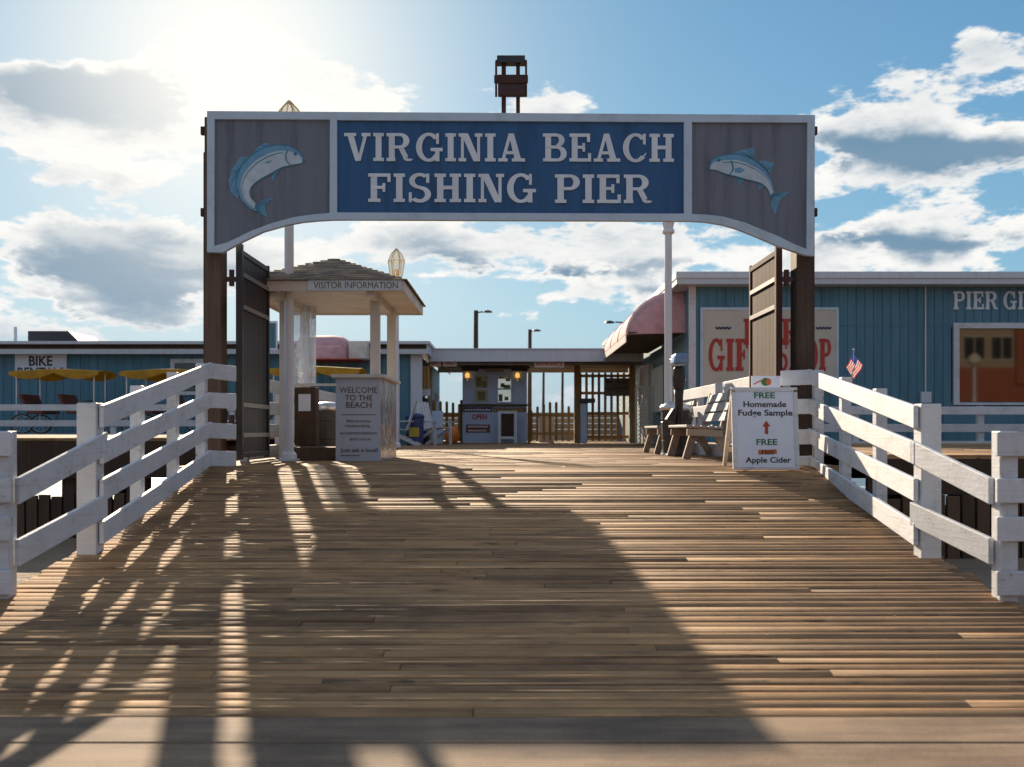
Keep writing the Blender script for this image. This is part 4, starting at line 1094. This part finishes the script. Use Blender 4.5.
pc = thing('placard', 'small white placard with a green and orange picture behind the fudge board', 'placard', (X(765, 10.98), 10.98, 1.6))
m = MB(); a0, a1 = X(751, 10.9), X(780, 10.9); m.box(a0, a1, 10.88, 10.895, Z(395, 10.9), Z(376, 10.9)); m.box((a0 + a1) / 2 - .02, (a0 + a1) / 2 + .02, 10.897, 10.93, DK, Z(380, 10.9)); pp = m.build('sheet', 'board_white', pc)
m = MB(); m.mi = 0; m.flat([[(X(765 + 4.5 * math.cos(t), 10.9), Z(382 + 4 * math.sin(t), 10.9)) for t in [i * .52 for i in range(12)]]], 10.876, .003); m.mi = 1; m.flat([[(X(768 + 2.6 * math.cos(t), 10.9), Z(382 + 3.4 * math.sin(t), 10.9)) for t in [i * .52 for i in range(12)]]], 10.874, .003)
m.beam((X(753, 10.9), 10.876, Z(384.5, 10.9)), (X(762, 10.9), 10.876, Z(380, 10.9)), .003, .012); m.build('picture', ['green_text', 'orange'], pp)


def small_flag(x, y, z, h, wf_, hf, label, tilt=.25):
    f = thing('flag', label, 'flag', (x, y, z))
    m = MB(); m.cyl((x, y, z), (x + .02, y, z + h), .006, .005, 8); m.lathe((x + .02, y, z + h), [(.005, 0), (.012, .01), (.004, .025)], 8); m.build('stick', 'steel', f)
    m = MB(); nx, nz = 10, 13
    def pt(i, j):                              # drooping cloth: free edge hangs down
        u = i / nx; v = j / nz; k_ = wf_ / .17
        return (x + .018 + k_ * (-.075 * u + .085 * v), y - .012 + .02 * math.sin(u * 6 + v * 3), z + h - .02 - k_ * (.13 * u + .115 * v))
    V = [[m.bm.verts.new(pt(i, j)) for j in range(nz + 1)] for i in range(nx + 1)]
    for i in range(nx):
        for j in range(nz):
            fc = m.bm.faces.new([V[i][j], V[i + 1][j], V[i + 1][j + 1], V[i][j + 1]]); fc[m.tone] = .5
            fc.material_index = 2 if (i < 4 and j < 7) else (0 if j % 2 == 0 else 1)
    m.build('cloth', ['flag_red', 'flag_white', 'flag_blue'], f, smooth=True)
    return f
small_flag(X(851.5, 9.5), 9.5, 1.68, .33, .17, .20, 'small american flag stuck on the right ramp railing')


def bench(loc, label):
    x, y, z = loc; L = 1.55
    b = thing('bench', label, 'bench', loc, 'wooden benches on the entrance deck')
    def q(a, c, h): return (x + a, y + c, z + h)
    for i, (a, h) in enumerate(((-.03, .43), (.07, .425), (.17, .42), (.27, .412), (.37, .405))):
        m = MB(); m.box(x + a, x + a + .088, y, y + L, z + h, z + h + .035); m.build('seat_slat', 'bench_paint', b, bevel=.006)
    for (a, h) in ((.47, .52), (.51, .66), (.55, .80)):
        m = MB(); m.hexa([q(a, 0, h), q(a + .03, 0, h - .008), q(a + .03, L, h - .008), q(a, L, h), q(a + .03, 0, h + .115), q(a + .06, 0, h + .107), q(a + .06, L, h + .107), q(a + .03, L, h + .115)]); m.build('back_slat', 'bench_paint', b, bevel=.005)
    for c in (.10, L - .10):
        m = MB(); m.beam(q(.10, c, .41), q(-.02, c, 0), .07, .10, up=(1, 0, 0)); m.build('leg', 'bench_wood', b)
        m = MB(); m.beam(q(.36, c, .40), q(.60, c, 0), .07, .10, up=(1, 0, 0)); m.build('leg', 'bench_wood', b)
        m = MB(); m.beam(q(.44, c + .075, .20), q(.62, c + .075, .93), .06, .09, up=(1, 0, 0)); m.build('back_post', 'bench_wood', b)
        m = MB(); m.beam(q(-.02, c - .07, .365), q(.46, c - .07, .345), .05, .09); m.build('apron', 'bench_wood', b)
    return b
b1 = bench((2.36, 13.35, DK), 'weathered white slatted bench nearest the fudge board')
dup(b1, (2.38, 16.2, DK), 'weathered white slatted bench beyond the binocular viewer')

vw = thing('binocular_viewer', 'coin binocular viewer with silver blue head on a dark brown column', 'viewer', (2.50, 15.2, DK))
vx, vy = 2.52, 15.1
m = MB(); m.lathe((vx, vy, DK), [(.20, 0), (.20, .03), (.10, .07), (.07, .13), (.06, .6), (.065, .9), (.075, 1.0)], 16); m.build('column', 'viewer_iron', vw, smooth=True)
m = MB(); m.lathe((vx, vy, DK + 1.0), [(.065, 0), (.085, .07), (.095, .2), (.085, .32), (.06, .36)], 14, squash=.8); m.build('yoke', 'viewer_iron', vw)
m = MB(); m.hexa([(vx - .2, vy - .1, DK + .56), (vx - .07, vy - .1, DK + .48), (vx - .07, vy + .08, DK + .48), (vx - .2, vy + .08, DK + .56), (vx - .1, vy - .1, DK + .72), (vx - .04, vy - .1, DK + .72), (vx - .04, vy + .08, DK + .72), (vx - .1, vy + .08, DK + .72)]); m.build('coin_box', 'viewer_iron', vw)
m = MB(); m.hexa([(vx - .11, vy - .2, DK + 1.38), (vx + .11, vy - .2, DK + 1.38), (vx + .11, vy + .2, DK + 1.38), (vx - .11, vy + .2, DK + 1.38), (vx - .09, vy - .2, DK + 1.54), (vx + .10, vy - .2, DK + 1.54), (vx + .09, vy + .2, DK + 1.54), (vx - .08, vy + .2, DK + 1.54)])
hd = m.build('head', 'viewer_blue', vw, bevel=.03)
m = MB()
for a in (-.05, .05): m.cyl((vx + a, vy + .2, DK + 1.46), (vx + a, vy + .25, DK + 1.46), .045, .05, 12)
m.build('eyepiece', 'iron', hd)


def barrel(x, y, r, h, body, label, lid='steel', rim=True, band=None):
    t_ = thing('trash_barrel', label, 'trash can', (x, y, DK))
    m = MB(); m.lathe((x, y, DK), [(r * .86, 0), (r * .9, .03), (r * .95, h * .3), (r * .93, h * .33), (r * .97, h * .36), (r, h * .7), (r * .97, h * .72), (r, h * .76), (r, h)], 18); m.build('drum', body, t_, smooth=False)
    m = MB(); m.lathe((x, y, DK + h), [(r * 1.06, -.03), (r * 1.08, .02), (r * .95, .06), (r * .45, .1)], 18); m.build('lid', lid, t_, smooth=True)
    if band:
        m = MB(); m.box(x - r * .55, x + r * .55, y - r * 1.04, y - r * .80, DK + h * .3, DK + h * .62); m.build('notice', band, t_)
    return t_
barrel(2.62, 16.0, .24, .74, 'bin_dark', 'dark trash barrel with pale rim between the two benches')
barrel(X(327, 15.2), 15.2, .21, .72, 'bin_dark', 'dark trash barrel with domed silver lid behind the welcome counter')
barrel(X(415, 27), 27, .24, .76, 'bin_blue', 'blue trash barrel with yellow notice beside the white deck chair', 'bin_blue', band='label_yellow')


# ------------------------------------------------------------------ pier entrance: canopy, booth, fences
cp = thing('entrance_canopy', 'flat grey roofed canopy spanning the pier entrance above the ticket booth', 'canopy', (.5, 32, DK))
c0, c1 = X(428, 30), 3.95
m = MB(); m.box(c0, c1, 30, 30.05, Z(361.5, 30), Z(349.5, 30)); m.box(c0, c1, 29.96, 36, Z(349.4, 30), Z(348.3, 30)); m.build('fascia', 'fascia', cp)
m = MB(); m.box(c0, c1, 30.06, 36, 3.40, 3.50); m.box(c0, c1, 30.2, 30.3, 3.24, 3.398); m.build('ceiling', 'grey_wood', cp)
m = MB(); m.box(c0, c1, 34.0, 34.1, 3.24, 3.398); m.build('rear_beam', 'cream', cp)
for px in (577, 632):
    m = MB(); x = X(px, 31.8); m.box(x - .09, x + .09, 31.7, 31.88, DK, 3.398); m.build('post', 'picket', cp)
m = MB(); x = X(428.5, 31); m.box(x - .07, x + .08, 31.4, 31.6, DK, 3.398); m.build('side_post', 'cream', cp)
def plaque(px0, px1, py0, py1, txt, d=30.19):
    m = MB(); m.box(X(px0, d), X(px1, d), d - .03, d, Z(py1, d), Z(py0, d)); o = m.build('plaque', 'cream', cp)
    m = MB(); m.text(txt, X(px0 + 1.5, d), X(px1 - 1.5, d), Z(py1 - 1.6, d), Z(py0 + 1.6, d), d - .034, .006, .03); m.build('plaque_lettering', 'red', o)
plaque(430, 441, 359.5, 366.5, 'EXIT'); plaque(443, 457, 359.5, 366.5, 'ONLY'); plaque(534.5, 564, 360.5, 367.5, 'ENTRANCE')

bo = thing('ticket_booth', 'small grey ticket booth with two windows and two lit wall lamps', 'booth', (-.55, 32.4, DK))
D = 31.6
bx0, bx1 = X(462.5, D), X(527, D); bt = Z(369, D)
def rc(a, b, t_, bt_): return [(X(a, D), Z(bt_, D)), (X(b, D), Z(bt_, D)), (X(b, D), Z(t_, D)), (X(a, D), Z(t_, D))]
m = MB(); m.flat([[(bx0, DK), (bx1, DK), (bx1, bt), (bx0, bt)]], D, .1, [rc(474.5, 488.5, 375.5, 402.5), rc(497.5, 511.5, 375.5, 402.5)])
m.flat([[(bx0, DK), (bx1, DK), (bx1, bt), (bx0, bt)]], D + 1.6, .1, [rc(483, 520, 376, 405)])
m.box(bx0, bx0 + .1, D + .101, D + 1.599, DK, bt); m.box(bx1 - .1, bx1, D + .101, D + 1.599, DK, bt)
m.build('wall', 'booth', bo)

m = MB(); m.box(bx0 - .06, bx1 + .08, D - .06, D + 1.8, bt, bt + .09); m.box(bx0 - .02, bx0 + .5, D - .04, D - .002, bt - .07, bt - .002); m.box(bx1 - .5, bx1 + .02, D - .04, D - .002, bt - .07, bt - .002); m.build('cornice', 'iron', bo, bevel=.03)
m = MB(); m.box(X(485, D), X(504, D), D - .06, D - .002, Z(372, D), Z(367.5, D)); m.build('name_plate', 'grey_wood', bo)
for a, b, mt in ((473.5, 489.5, 'curtain'), (496.5, 512.5, 'glass')):
    m = MB(); x0, x1, z0, z1 = X(a, D), X(b, D), Z(403.5, D), Z(374.5, D); t_ = .05
    for q in ((x0, x0 + t_, z0, z1), (x1 - t_, x1, z0, z1), (x0 + t_, x1 - t_, z1 - t_, z1), (x0 + t_, x1 - t_, z0, z0 + t_), (x0 + t_, x1 - t_, (z0 + z1) / 2 - .025, (z0 + z1) / 2 + .025)): m.box(q[0], q[1], D - .04, D - .002, q[2], q[3])
    wf = m.build('window', 'booth', bo)
    m = MB(); m.box(x0 + t_, x1 - t_, D - .014, D - .003, z0 + t_, z1 - t_); pnn = m.build('pane', mt, wf)
    m = MB()
    if mt == 'glass':
        for (u0, u1, v0, v1) in ((.05, .35, .02, .3), (.2, .5, .56, .72), (.45, .95, .52, .66), (.6, .95, .80, .9), (.5, .8, .06, .2), (.1, .3, .9, .98)): m.box(x0 + t_ + (x1 - x0 - 2 * t_) * u0, x0 + t_ + (x1 - x0 - 2 * t_) * u1, D - .02, D - .0145, z0 + t_ + (z1 - z0 - 2 * t_) * v0, z0 + t_ + (z1 - z0 - 2 * t_) * v1)
    else:
        for (u0, u1, v0, v1) in ((.1, .5, .6, .95), (.55, .9, .55, .8), (.2, .8, .08, .4)): m.box(x0 + t_ + (x1 - x0 - 2 * t_) * u0, x0 + t_ + (x1 - x0 - 2 * t_) * u1, D - .02, D - .0145, z0 + t_ + (z1 - z0 - 2 * t_) * v0, z0 + t_ + (z1 - z0 - 2 * t_) * v1)
    m.build('window_notice', 'stem' if mt == 'glass' else 'old_notice', pnn)
for a in (467.5, 517.5):
    m = MB(); x = X(a, D); m.box(x - .035, x + .035, D - .10, D - .002, Z(381, D), Z(378, D)); m.box(x - .09, x + .09, D - .16, D - .002, Z(378.8, D), Z(378, D) ); sc_ = m.build('wall_lamp', 'brass', bo)
    m = MB(); m.lathe((x, D - .09, Z(378, D)), [(.05, .002), (.068, .05), (.07, .10), (.05, .15), (.02, .165)], 12); m.build('lamp_glass', 'sconce', sc_, smooth=True)
m = MB(); m.box(bx0 - .12, bx1 + .12, D - .22, D - .002, Z(406, D), Z(404.3, D)); m.build('counter_shelf', 'dark_wood', bo)
def strip_sign(name, a, b, t_, bt_, base, rows_, tm, dd=.02):
    m = MB(); m.box(X(a, D), X(b, D), D - dd, D - .002, Z(bt_, D), Z(t_, D)); o = m.build(name, base, bo)
    m = MB(); n = len(rows_)
    for i, (f0, f1) in enumerate(rows_):          # illegible lettering in the photo: broken strokes
        zc = Z(t_ + (bt_ - t_) * (i + .5) / n, D); hh = (bt_ - t_) / n * .22 * D / 1000; x = X(a + (b - a) * f0, D); xe = X(a + (b - a) * f1, D)
        while x < xe:
            wd = random.uniform(.03, .07); m.box(x, min(x + wd, xe), D - dd - .006, D - dd - .001, zc - hh, zc + hh * random.uniform(.6, 1)); x += wd + .022
    m.build('sign_marks', tm, o)
strip_sign('notice_strip', 463, 492, 407.5, 412, 'navy', [(.06, .95)], 'board_white')
strip_sign('price_strip', 493, 526, 408.5, 412, 'seat', [(.03, .97)], 'label_yellow')
strip_sign('rules_sign', 466, 490, 424.5, 432.5, 'seat', [(.08, .9), (.1, .85)], 'board_white')
m = MB(); m.text('OPEN', X(472, D), X(487, D), Z(419.5, D), Z(414, D), D - .02, .015, .03); m.build('open_sign', 'red', bo)

sbd = thing('sandwich_board', 'white framed sandwich board with black face before the ticket booth', 'sandwich board', (X(507, 30.9), 30.9, DK))
d_ = 30.9
m = MB()
for q in ((498, 501, 411, 446), (514, 517, 411, 446), (501, 514, 411, 413.5), (501, 514, 436.5, 439)): m.box(X(q[0], d_), X(q[1], d_), d_, d_ + .04, max(DK, Z(q[3], d_)), Z(q[2], d_))
m.build('frame', 'fascia', sbd)
m = MB(); m.box(X(501, d_), X(514, d_), d_ + .01, d_ + .03, Z(436.5, d_) + .002, Z(413.5, d_) - .002); m.build('panel', 'dark_wood', sbd)
m = MB()
for px in (499.5, 515.5): m.beam((X(px, d_), d_ + .06, Z(412, d_)), (X(px, d_), d_ + .45, DK), .04, .04, up=(0, 1, 0))
m.build('rear_leg', 'fascia', sbd)


def picket_fence(px0, px1, d, ztop, label, posts=True, gap=.20, wd=.085, rails=(.25, .85)):
    f = thing('picket_fence', label, 'fence', (X((px0 + px1) / 2, d), d, DK), 'brown picket fences at the pier entrance')
    x0, x1 = X(px0, d), X(px1, d); m = MB(); x = x0 + .03
    while x < x1 - wd:
        z = ztop((x - x0) / (x1 - x0)); zb = DK + .06
        v = [(x, zb), (x + wd, zb), (x + wd, z - .05), (x + wd / 2, z), (x, z - .05)]
        m.flat([v], d, .025); x += gap
    m.build('pickets', 'picket', f)
    for h in rails:
        m = MB(); m.box(x0, x1, d + .026, d + .07, DK + h, DK + h + .09); m.build('rail', 'picket', f)
    for x in (x0 - .04, x1 - .03):
        m = MB(); m.box(x, x + .09, d + .02, d + .11, DK, ztop(0) + .05); m.build('post', 'picket', f)
    return f
picket_fence(432, 461, 32.0, lambda t_: Z(401.5 + 3 * t_, 32) + .18 * math.sin(t_ * math.pi * .5) * (1 - t_), 'short brown picket fence left of the ticket booth')
picket_fence(529, 575, 32.0, lambda t_: Z(410, 32) + .28 * math.sin(t_ * math.pi), 'arched low brown picket gate right of the ticket booth')
picket_fence(578, 631, 32.0, lambda t_: Z(372, 32), 'tall brown picket fence below the entrance canopy', rails=(.15, .9, 1.55, 2.1))
nb = thing('notice_board', 'grey notice board hung on the tall picket fence', 'notice board', (X(616, 31.9), 31.9, 2.4))
m = MB(); m.box(X(605, 31.9), X(630, 31.9), 31.93, 31.97, Z(396, 31.9), Z(378, 31.9)); o = m.build('panel', 'grey_wood', nb)
m = MB()
for r_ in (381, 387.5):
    for a in (607, 615, 622):
        m.box(X(a, 31.9), X(a + random.uniform(4.5, 6.5), 31.9), 31.922, 31.928, Z(r_ + 1.6, 31.9), Z(r_, 31.9))
m.build('notice_marks', 'dark_wood', o)
ts = thing('waste_stand', 'narrow grey stand with dark lid before the tall picket fence', 'bin', (X(583, 31.3), 31.3, DK))
m = MB(); m.box(X(580.5, 31.3), X(587, 31.3), 31.3, 31.6, DK, Z(403, 31.3)); m.build('body', 'booth', ts, bevel=.02)
m = MB(); m.box(X(579, 31.3), X(595, 31.3), 31.2, 31.7, Z(402.8, 31.3), Z(398.5, 31.3)); m.build('lid', 'iron', ts, bevel=.02)
gb = thing('storage_box', 'grey box behind the arched picket gate', 'box', (X(546, 33), 33, DK))
m = MB(); m.box(X(539, 33), X(554, 33), 33, 33.5, DK, Z(417, 33)); m.build('body', 'booth', gb, bevel=.02); m = MB(); m.box(X(538.5, 33), X(554.5, 33), 32.97, 33.53, Z(417, 33) + .002, Z(415.5, 33)); m.build('lid', 'board_white', gb)


# deck chairs, pumpkin and pieces near the left shop corner
def chair(x, y, s, label):
    c = thing('deck_chair', label, 'chair', (x, y, DK), 'slatted white deck chairs')
    def q(a, b, h): return (x + s * a, y + b, DK + h)
    m = MB()
    for i in range(5):
        b = -.26 + i * .11; m.hexa([q(-.25, b, .40), q(-.22, b, .38), q(-.22, b + .09, .38), q(-.25, b + .09, .40), q(-.50, b, 1.18), q(-.47, b, 1.18), q(-.47, b + .09, 1.18), q(-.50, b + .09, 1.18)])
    m.build('backrest', 'white', c)
    m = MB()
    for i in range(4):
        a = -.2 + i * .13; m.hexa([q(a, -.27, .40 + i * .018), q(a + .11, -.27, .415 + i * .018), q(a + .11, .28, .415 + i * .018), q(a, .28, .40 + i * .018), q(a, -.27, .42 + i * .018), q(a + .11, -.27, .435 + i * .018), q(a + .11, .28, .435 + i * .018), q(a, .28, .42 + i * .018)])
    m.build('seat', 'white', c)
    for b in (-.32, .30):
        m = MB(); m.beam(q(.32, b, .62), q(.34, b, 0), .03, .08, up=(1, 0, 0)); m.build('leg', 'white', c)
        m = MB(); m.beam(q(.30, b, .42), q(-.58, b, .0), .03, .09); m.build('leg', 'white', c)
        m = MB(); m.beam(q(.42, b, .63), q(-.40, b, .64), .11, .025); m.build('armrest', 'white', c)
    return c
chair(X(434, 27.5), 27.5, 1, 'white slatted deck chair facing right beside the blue barrel').rotation_euler.z = R(-38)
chair(X(398, 26.5), 26.5, -1, 'white slatted deck chair half hidden behind the welcome counter')
pu = thing('pumpkin', 'orange pumpkin on the deck beside the left picket fence', 'pumpkin', (X(452, 28.5), 28.5, DK))
m = MB(); n = 30; prof = [(-.9, .4), (-.6, .8), (0, 1), (.6, .82), (.9, .42)]
rings = [[m.bm.verts.new((X(452, 28.5) + .21 * r_ * math.cos(2 * math.pi * i / n) * (1 + .07 * math.cos(10 * 2 * math.pi * i / n)), 28.5 + .21 * r_ * math.sin(2 * math.pi * i / n) * (1 + .07 * math.cos(10 * 2 * math.pi * i / n)), DK + .27 + .28 * h)) for i in range(n)] for h, r_ in prof]
fs = [m.bm.faces.new([A[i], A[(i + 1) % n], B_[(i + 1) % n], B_[i]]) for A, B_ in zip(rings, rings[1:]) for i in range(n)] + [m.bm.faces.new(rings[0][::-1]), m.bm.faces.new(rings[-1])]
m._fin(fs); m.build('body', 'pumpkin', pu, smooth=True)
m = MB(); m.cyl((X(452, 28.5), 28.5, DK + .5), (X(452, 28.5) + .03, 28.5, DK + .62), .025, .018, 8); m.build('stalk', 'stem', pu)
hc = thing('display_crate', 'grey upright board standing behind the white deck chair', 'board', (X(438, 28.6), 28.6, DK))
m = MB(); m.box(X(432, 28.6), X(443, 28.6), 28.6, 28.66, DK + .02, Z(411, 28.6)); m.build('panel', 'booth', hc); m = MB(); m.beam((X(437, 28.6), 28.68, Z(413, 28.6)), (X(437, 28.6), 29.1, DK), .05, .05, up=(0, 1, 0)); m.build('prop', 'grey_wood', hc)
small_flag(X(433, 36), 36, DK + .9, 1.0, .42, .28, 'american flag beyond the left picket fence')
sh = thing('serving_hatch', 'small slatted serving hatch with white shelf under the left canopy end', 'serving hatch', (X(420, 29.4), 29.4, 1.9))
m = MB(); dh = 29.4
m.box(X(411, dh), X(429, dh), dh + .1, dh + .14, Z(389, dh), Z(366, dh))
for i in range(7): m.box(X(411.5 + i * 2.5, dh), X(412.6 + i * 2.5, dh), dh + .05, dh + .1, Z(389, dh), Z(366, dh))
m.build('slats', 'picket', sh)
m = MB(); m.box(X(410.5, dh), X(430, dh), dh - .05, dh + .14, Z(396, dh), Z(389.3, dh)); m.build('shelf', 'fascia', sh)
m = MB(); m.box(X(411, dh), X(422, dh), dh + .0, dh + .04, Z(368.5, dh), Z(365.5, dh)); m.build('name_plate', 'fascia', sh)
vm = thing('vending_cabinet', 'dark cabinet with pale screen at the left shop corner', 'cabinet', (X(419, 30.3), 30.3, DK))
m = MB(); m.box(X(411.5, 29.6), X(428, 29.6), 29.62, 30.3, DK, Z(398, 29.6)); vb = m.build('case', 'iron', vm, bevel=.02); m = MB(); m.box(X(414, 29.6), X(426, 29.6), 29.6, 29.617, Z(412, 29.6), Z(401.5, 29.6)); m.build('screen', 'bright_pane', vb)


# poles beyond
def far_pole(px, py, d, r, label, arm=None):
    p = thing('light_pole', label, 'light pole', (X(px, d), d, DK), 'poles standing far along the pier')
    x = X(px, d); zt_ = Z(py, d)
    m = MB(); m.cyl((x, d, DK), (x + .03, d, zt_), r, r * .75, 10); m.build('shaft', 'dark_wood', p)
    if arm:
        m = MB(); a = arm * d / 1000; m.cyl((x + .02, d, zt_ - .12), (x + a * .6, d, zt_ - .05), .035, n=8); m.lathe((x + a * .8, d, zt_ - .12), [(.05, 0), (.26, .02), (.22, .09), (.06, .14)], 12); m.build('lamp_head', 'iron', p)
    return p
far_pole(475.5, 310.5, 52, .15, 'tall dark pole with lamp behind the canopy, left of two', 15)
far_pole(529.5, 329.5, 60, .14, 'shorter dark pole with lamp behind the canopy, right of two', 9)
far_pole(543, 372, 46, .07, 'thin pole seen between booth and tall fence, nearer the booth')
far_pole(562, 372, 46, .07, 'thin pole seen between booth and tall fence, nearer the fence')
far_pole(632, 321, 50, .10, 'street lamp with a level arm behind the pink shop awning', -28)

# ------------------------------------------------------------------ hotel across the boardwalk, mirrored in the shop window
ho = thing('hotel_building', 'beige and brick hotel mirrored in the gift shop window', 'building', (35, -32, 0))
m = MB(); m.box(4, 90, -34, -30, 6.1, 9.2); m.box(4, 90, -34, -29.6, 9.2, 9.5); m.build('upper_wall', 'hotel', ho)
m = MB(); m.box(4, 90, -34, -29.9, -.2, 6.098); m.box(49, 90, -34, -29.7, 6.1, 10); m.build('brick_wall', 'brick', ho)
for i in range(20):
    x = 5 + i * 2.1
    if 36.6 < x < 48.5: continue
    m = MB(); m.box(x, x + 1.5, -29.99, -29.95, 6.7, 8.4); wn = m.build('window', 'window', ho)
    m = MB(); m.box(x + .72, x + .78, -29.949, -29.93, 6.7, 8.4); m.box(x - .06, x + 1.56, -29.949, -29.90, 8.4, 8.5); m.box(x - .06, x + 1.56, -29.949, -29.88, 6.6, 6.7); m.build('window_frame', 'cream', wn)
m = MB(); m.box(38.2, 47, -29.999, -29.6, 4.8, 11); m.build('brick_bay', 'brick', ho)
for i in range(4):
    m = MB(); m.box(38.8 + i * 2.1, 40.2 + i * 2.1, -29.598, -29.57, 6.6, 8.4); m.build('window', 'window', ho)
for i in range(11):
    m = MB(); x = 17 + i * 4.6 + random.uniform(-.8, .8); h = random.uniform(3.4, 4.6)
    m.lathe((x, -27, -.1), [(1.2, 0), (2.2, h * .35), (2.4, h * .6), (1.7, h * .85), (.6, h)], 14)
    tag(m.build('shrub', 'hedge', smooth=True), 'dark rounded shrub mirrored low in the gift shop window', 'shrub', 'shrubs mirrored in the gift shop window')
sl = thing('street_lamp', 'tall white street lamp mirrored in the gift shop window', 'street lamp', (25, -8, 0))
m = MB(); m.cyl((25, -8, 0), (25, -8, 4.7), .12, .07, 12); m.build('shaft', 'white', sl); m = MB(); m.lathe((25, -8, 4.7), [(.08, 0), (.34, .25), (.36, .5), (.1, .75)], 12); m.build('lamp_globe', 'cream', sl)
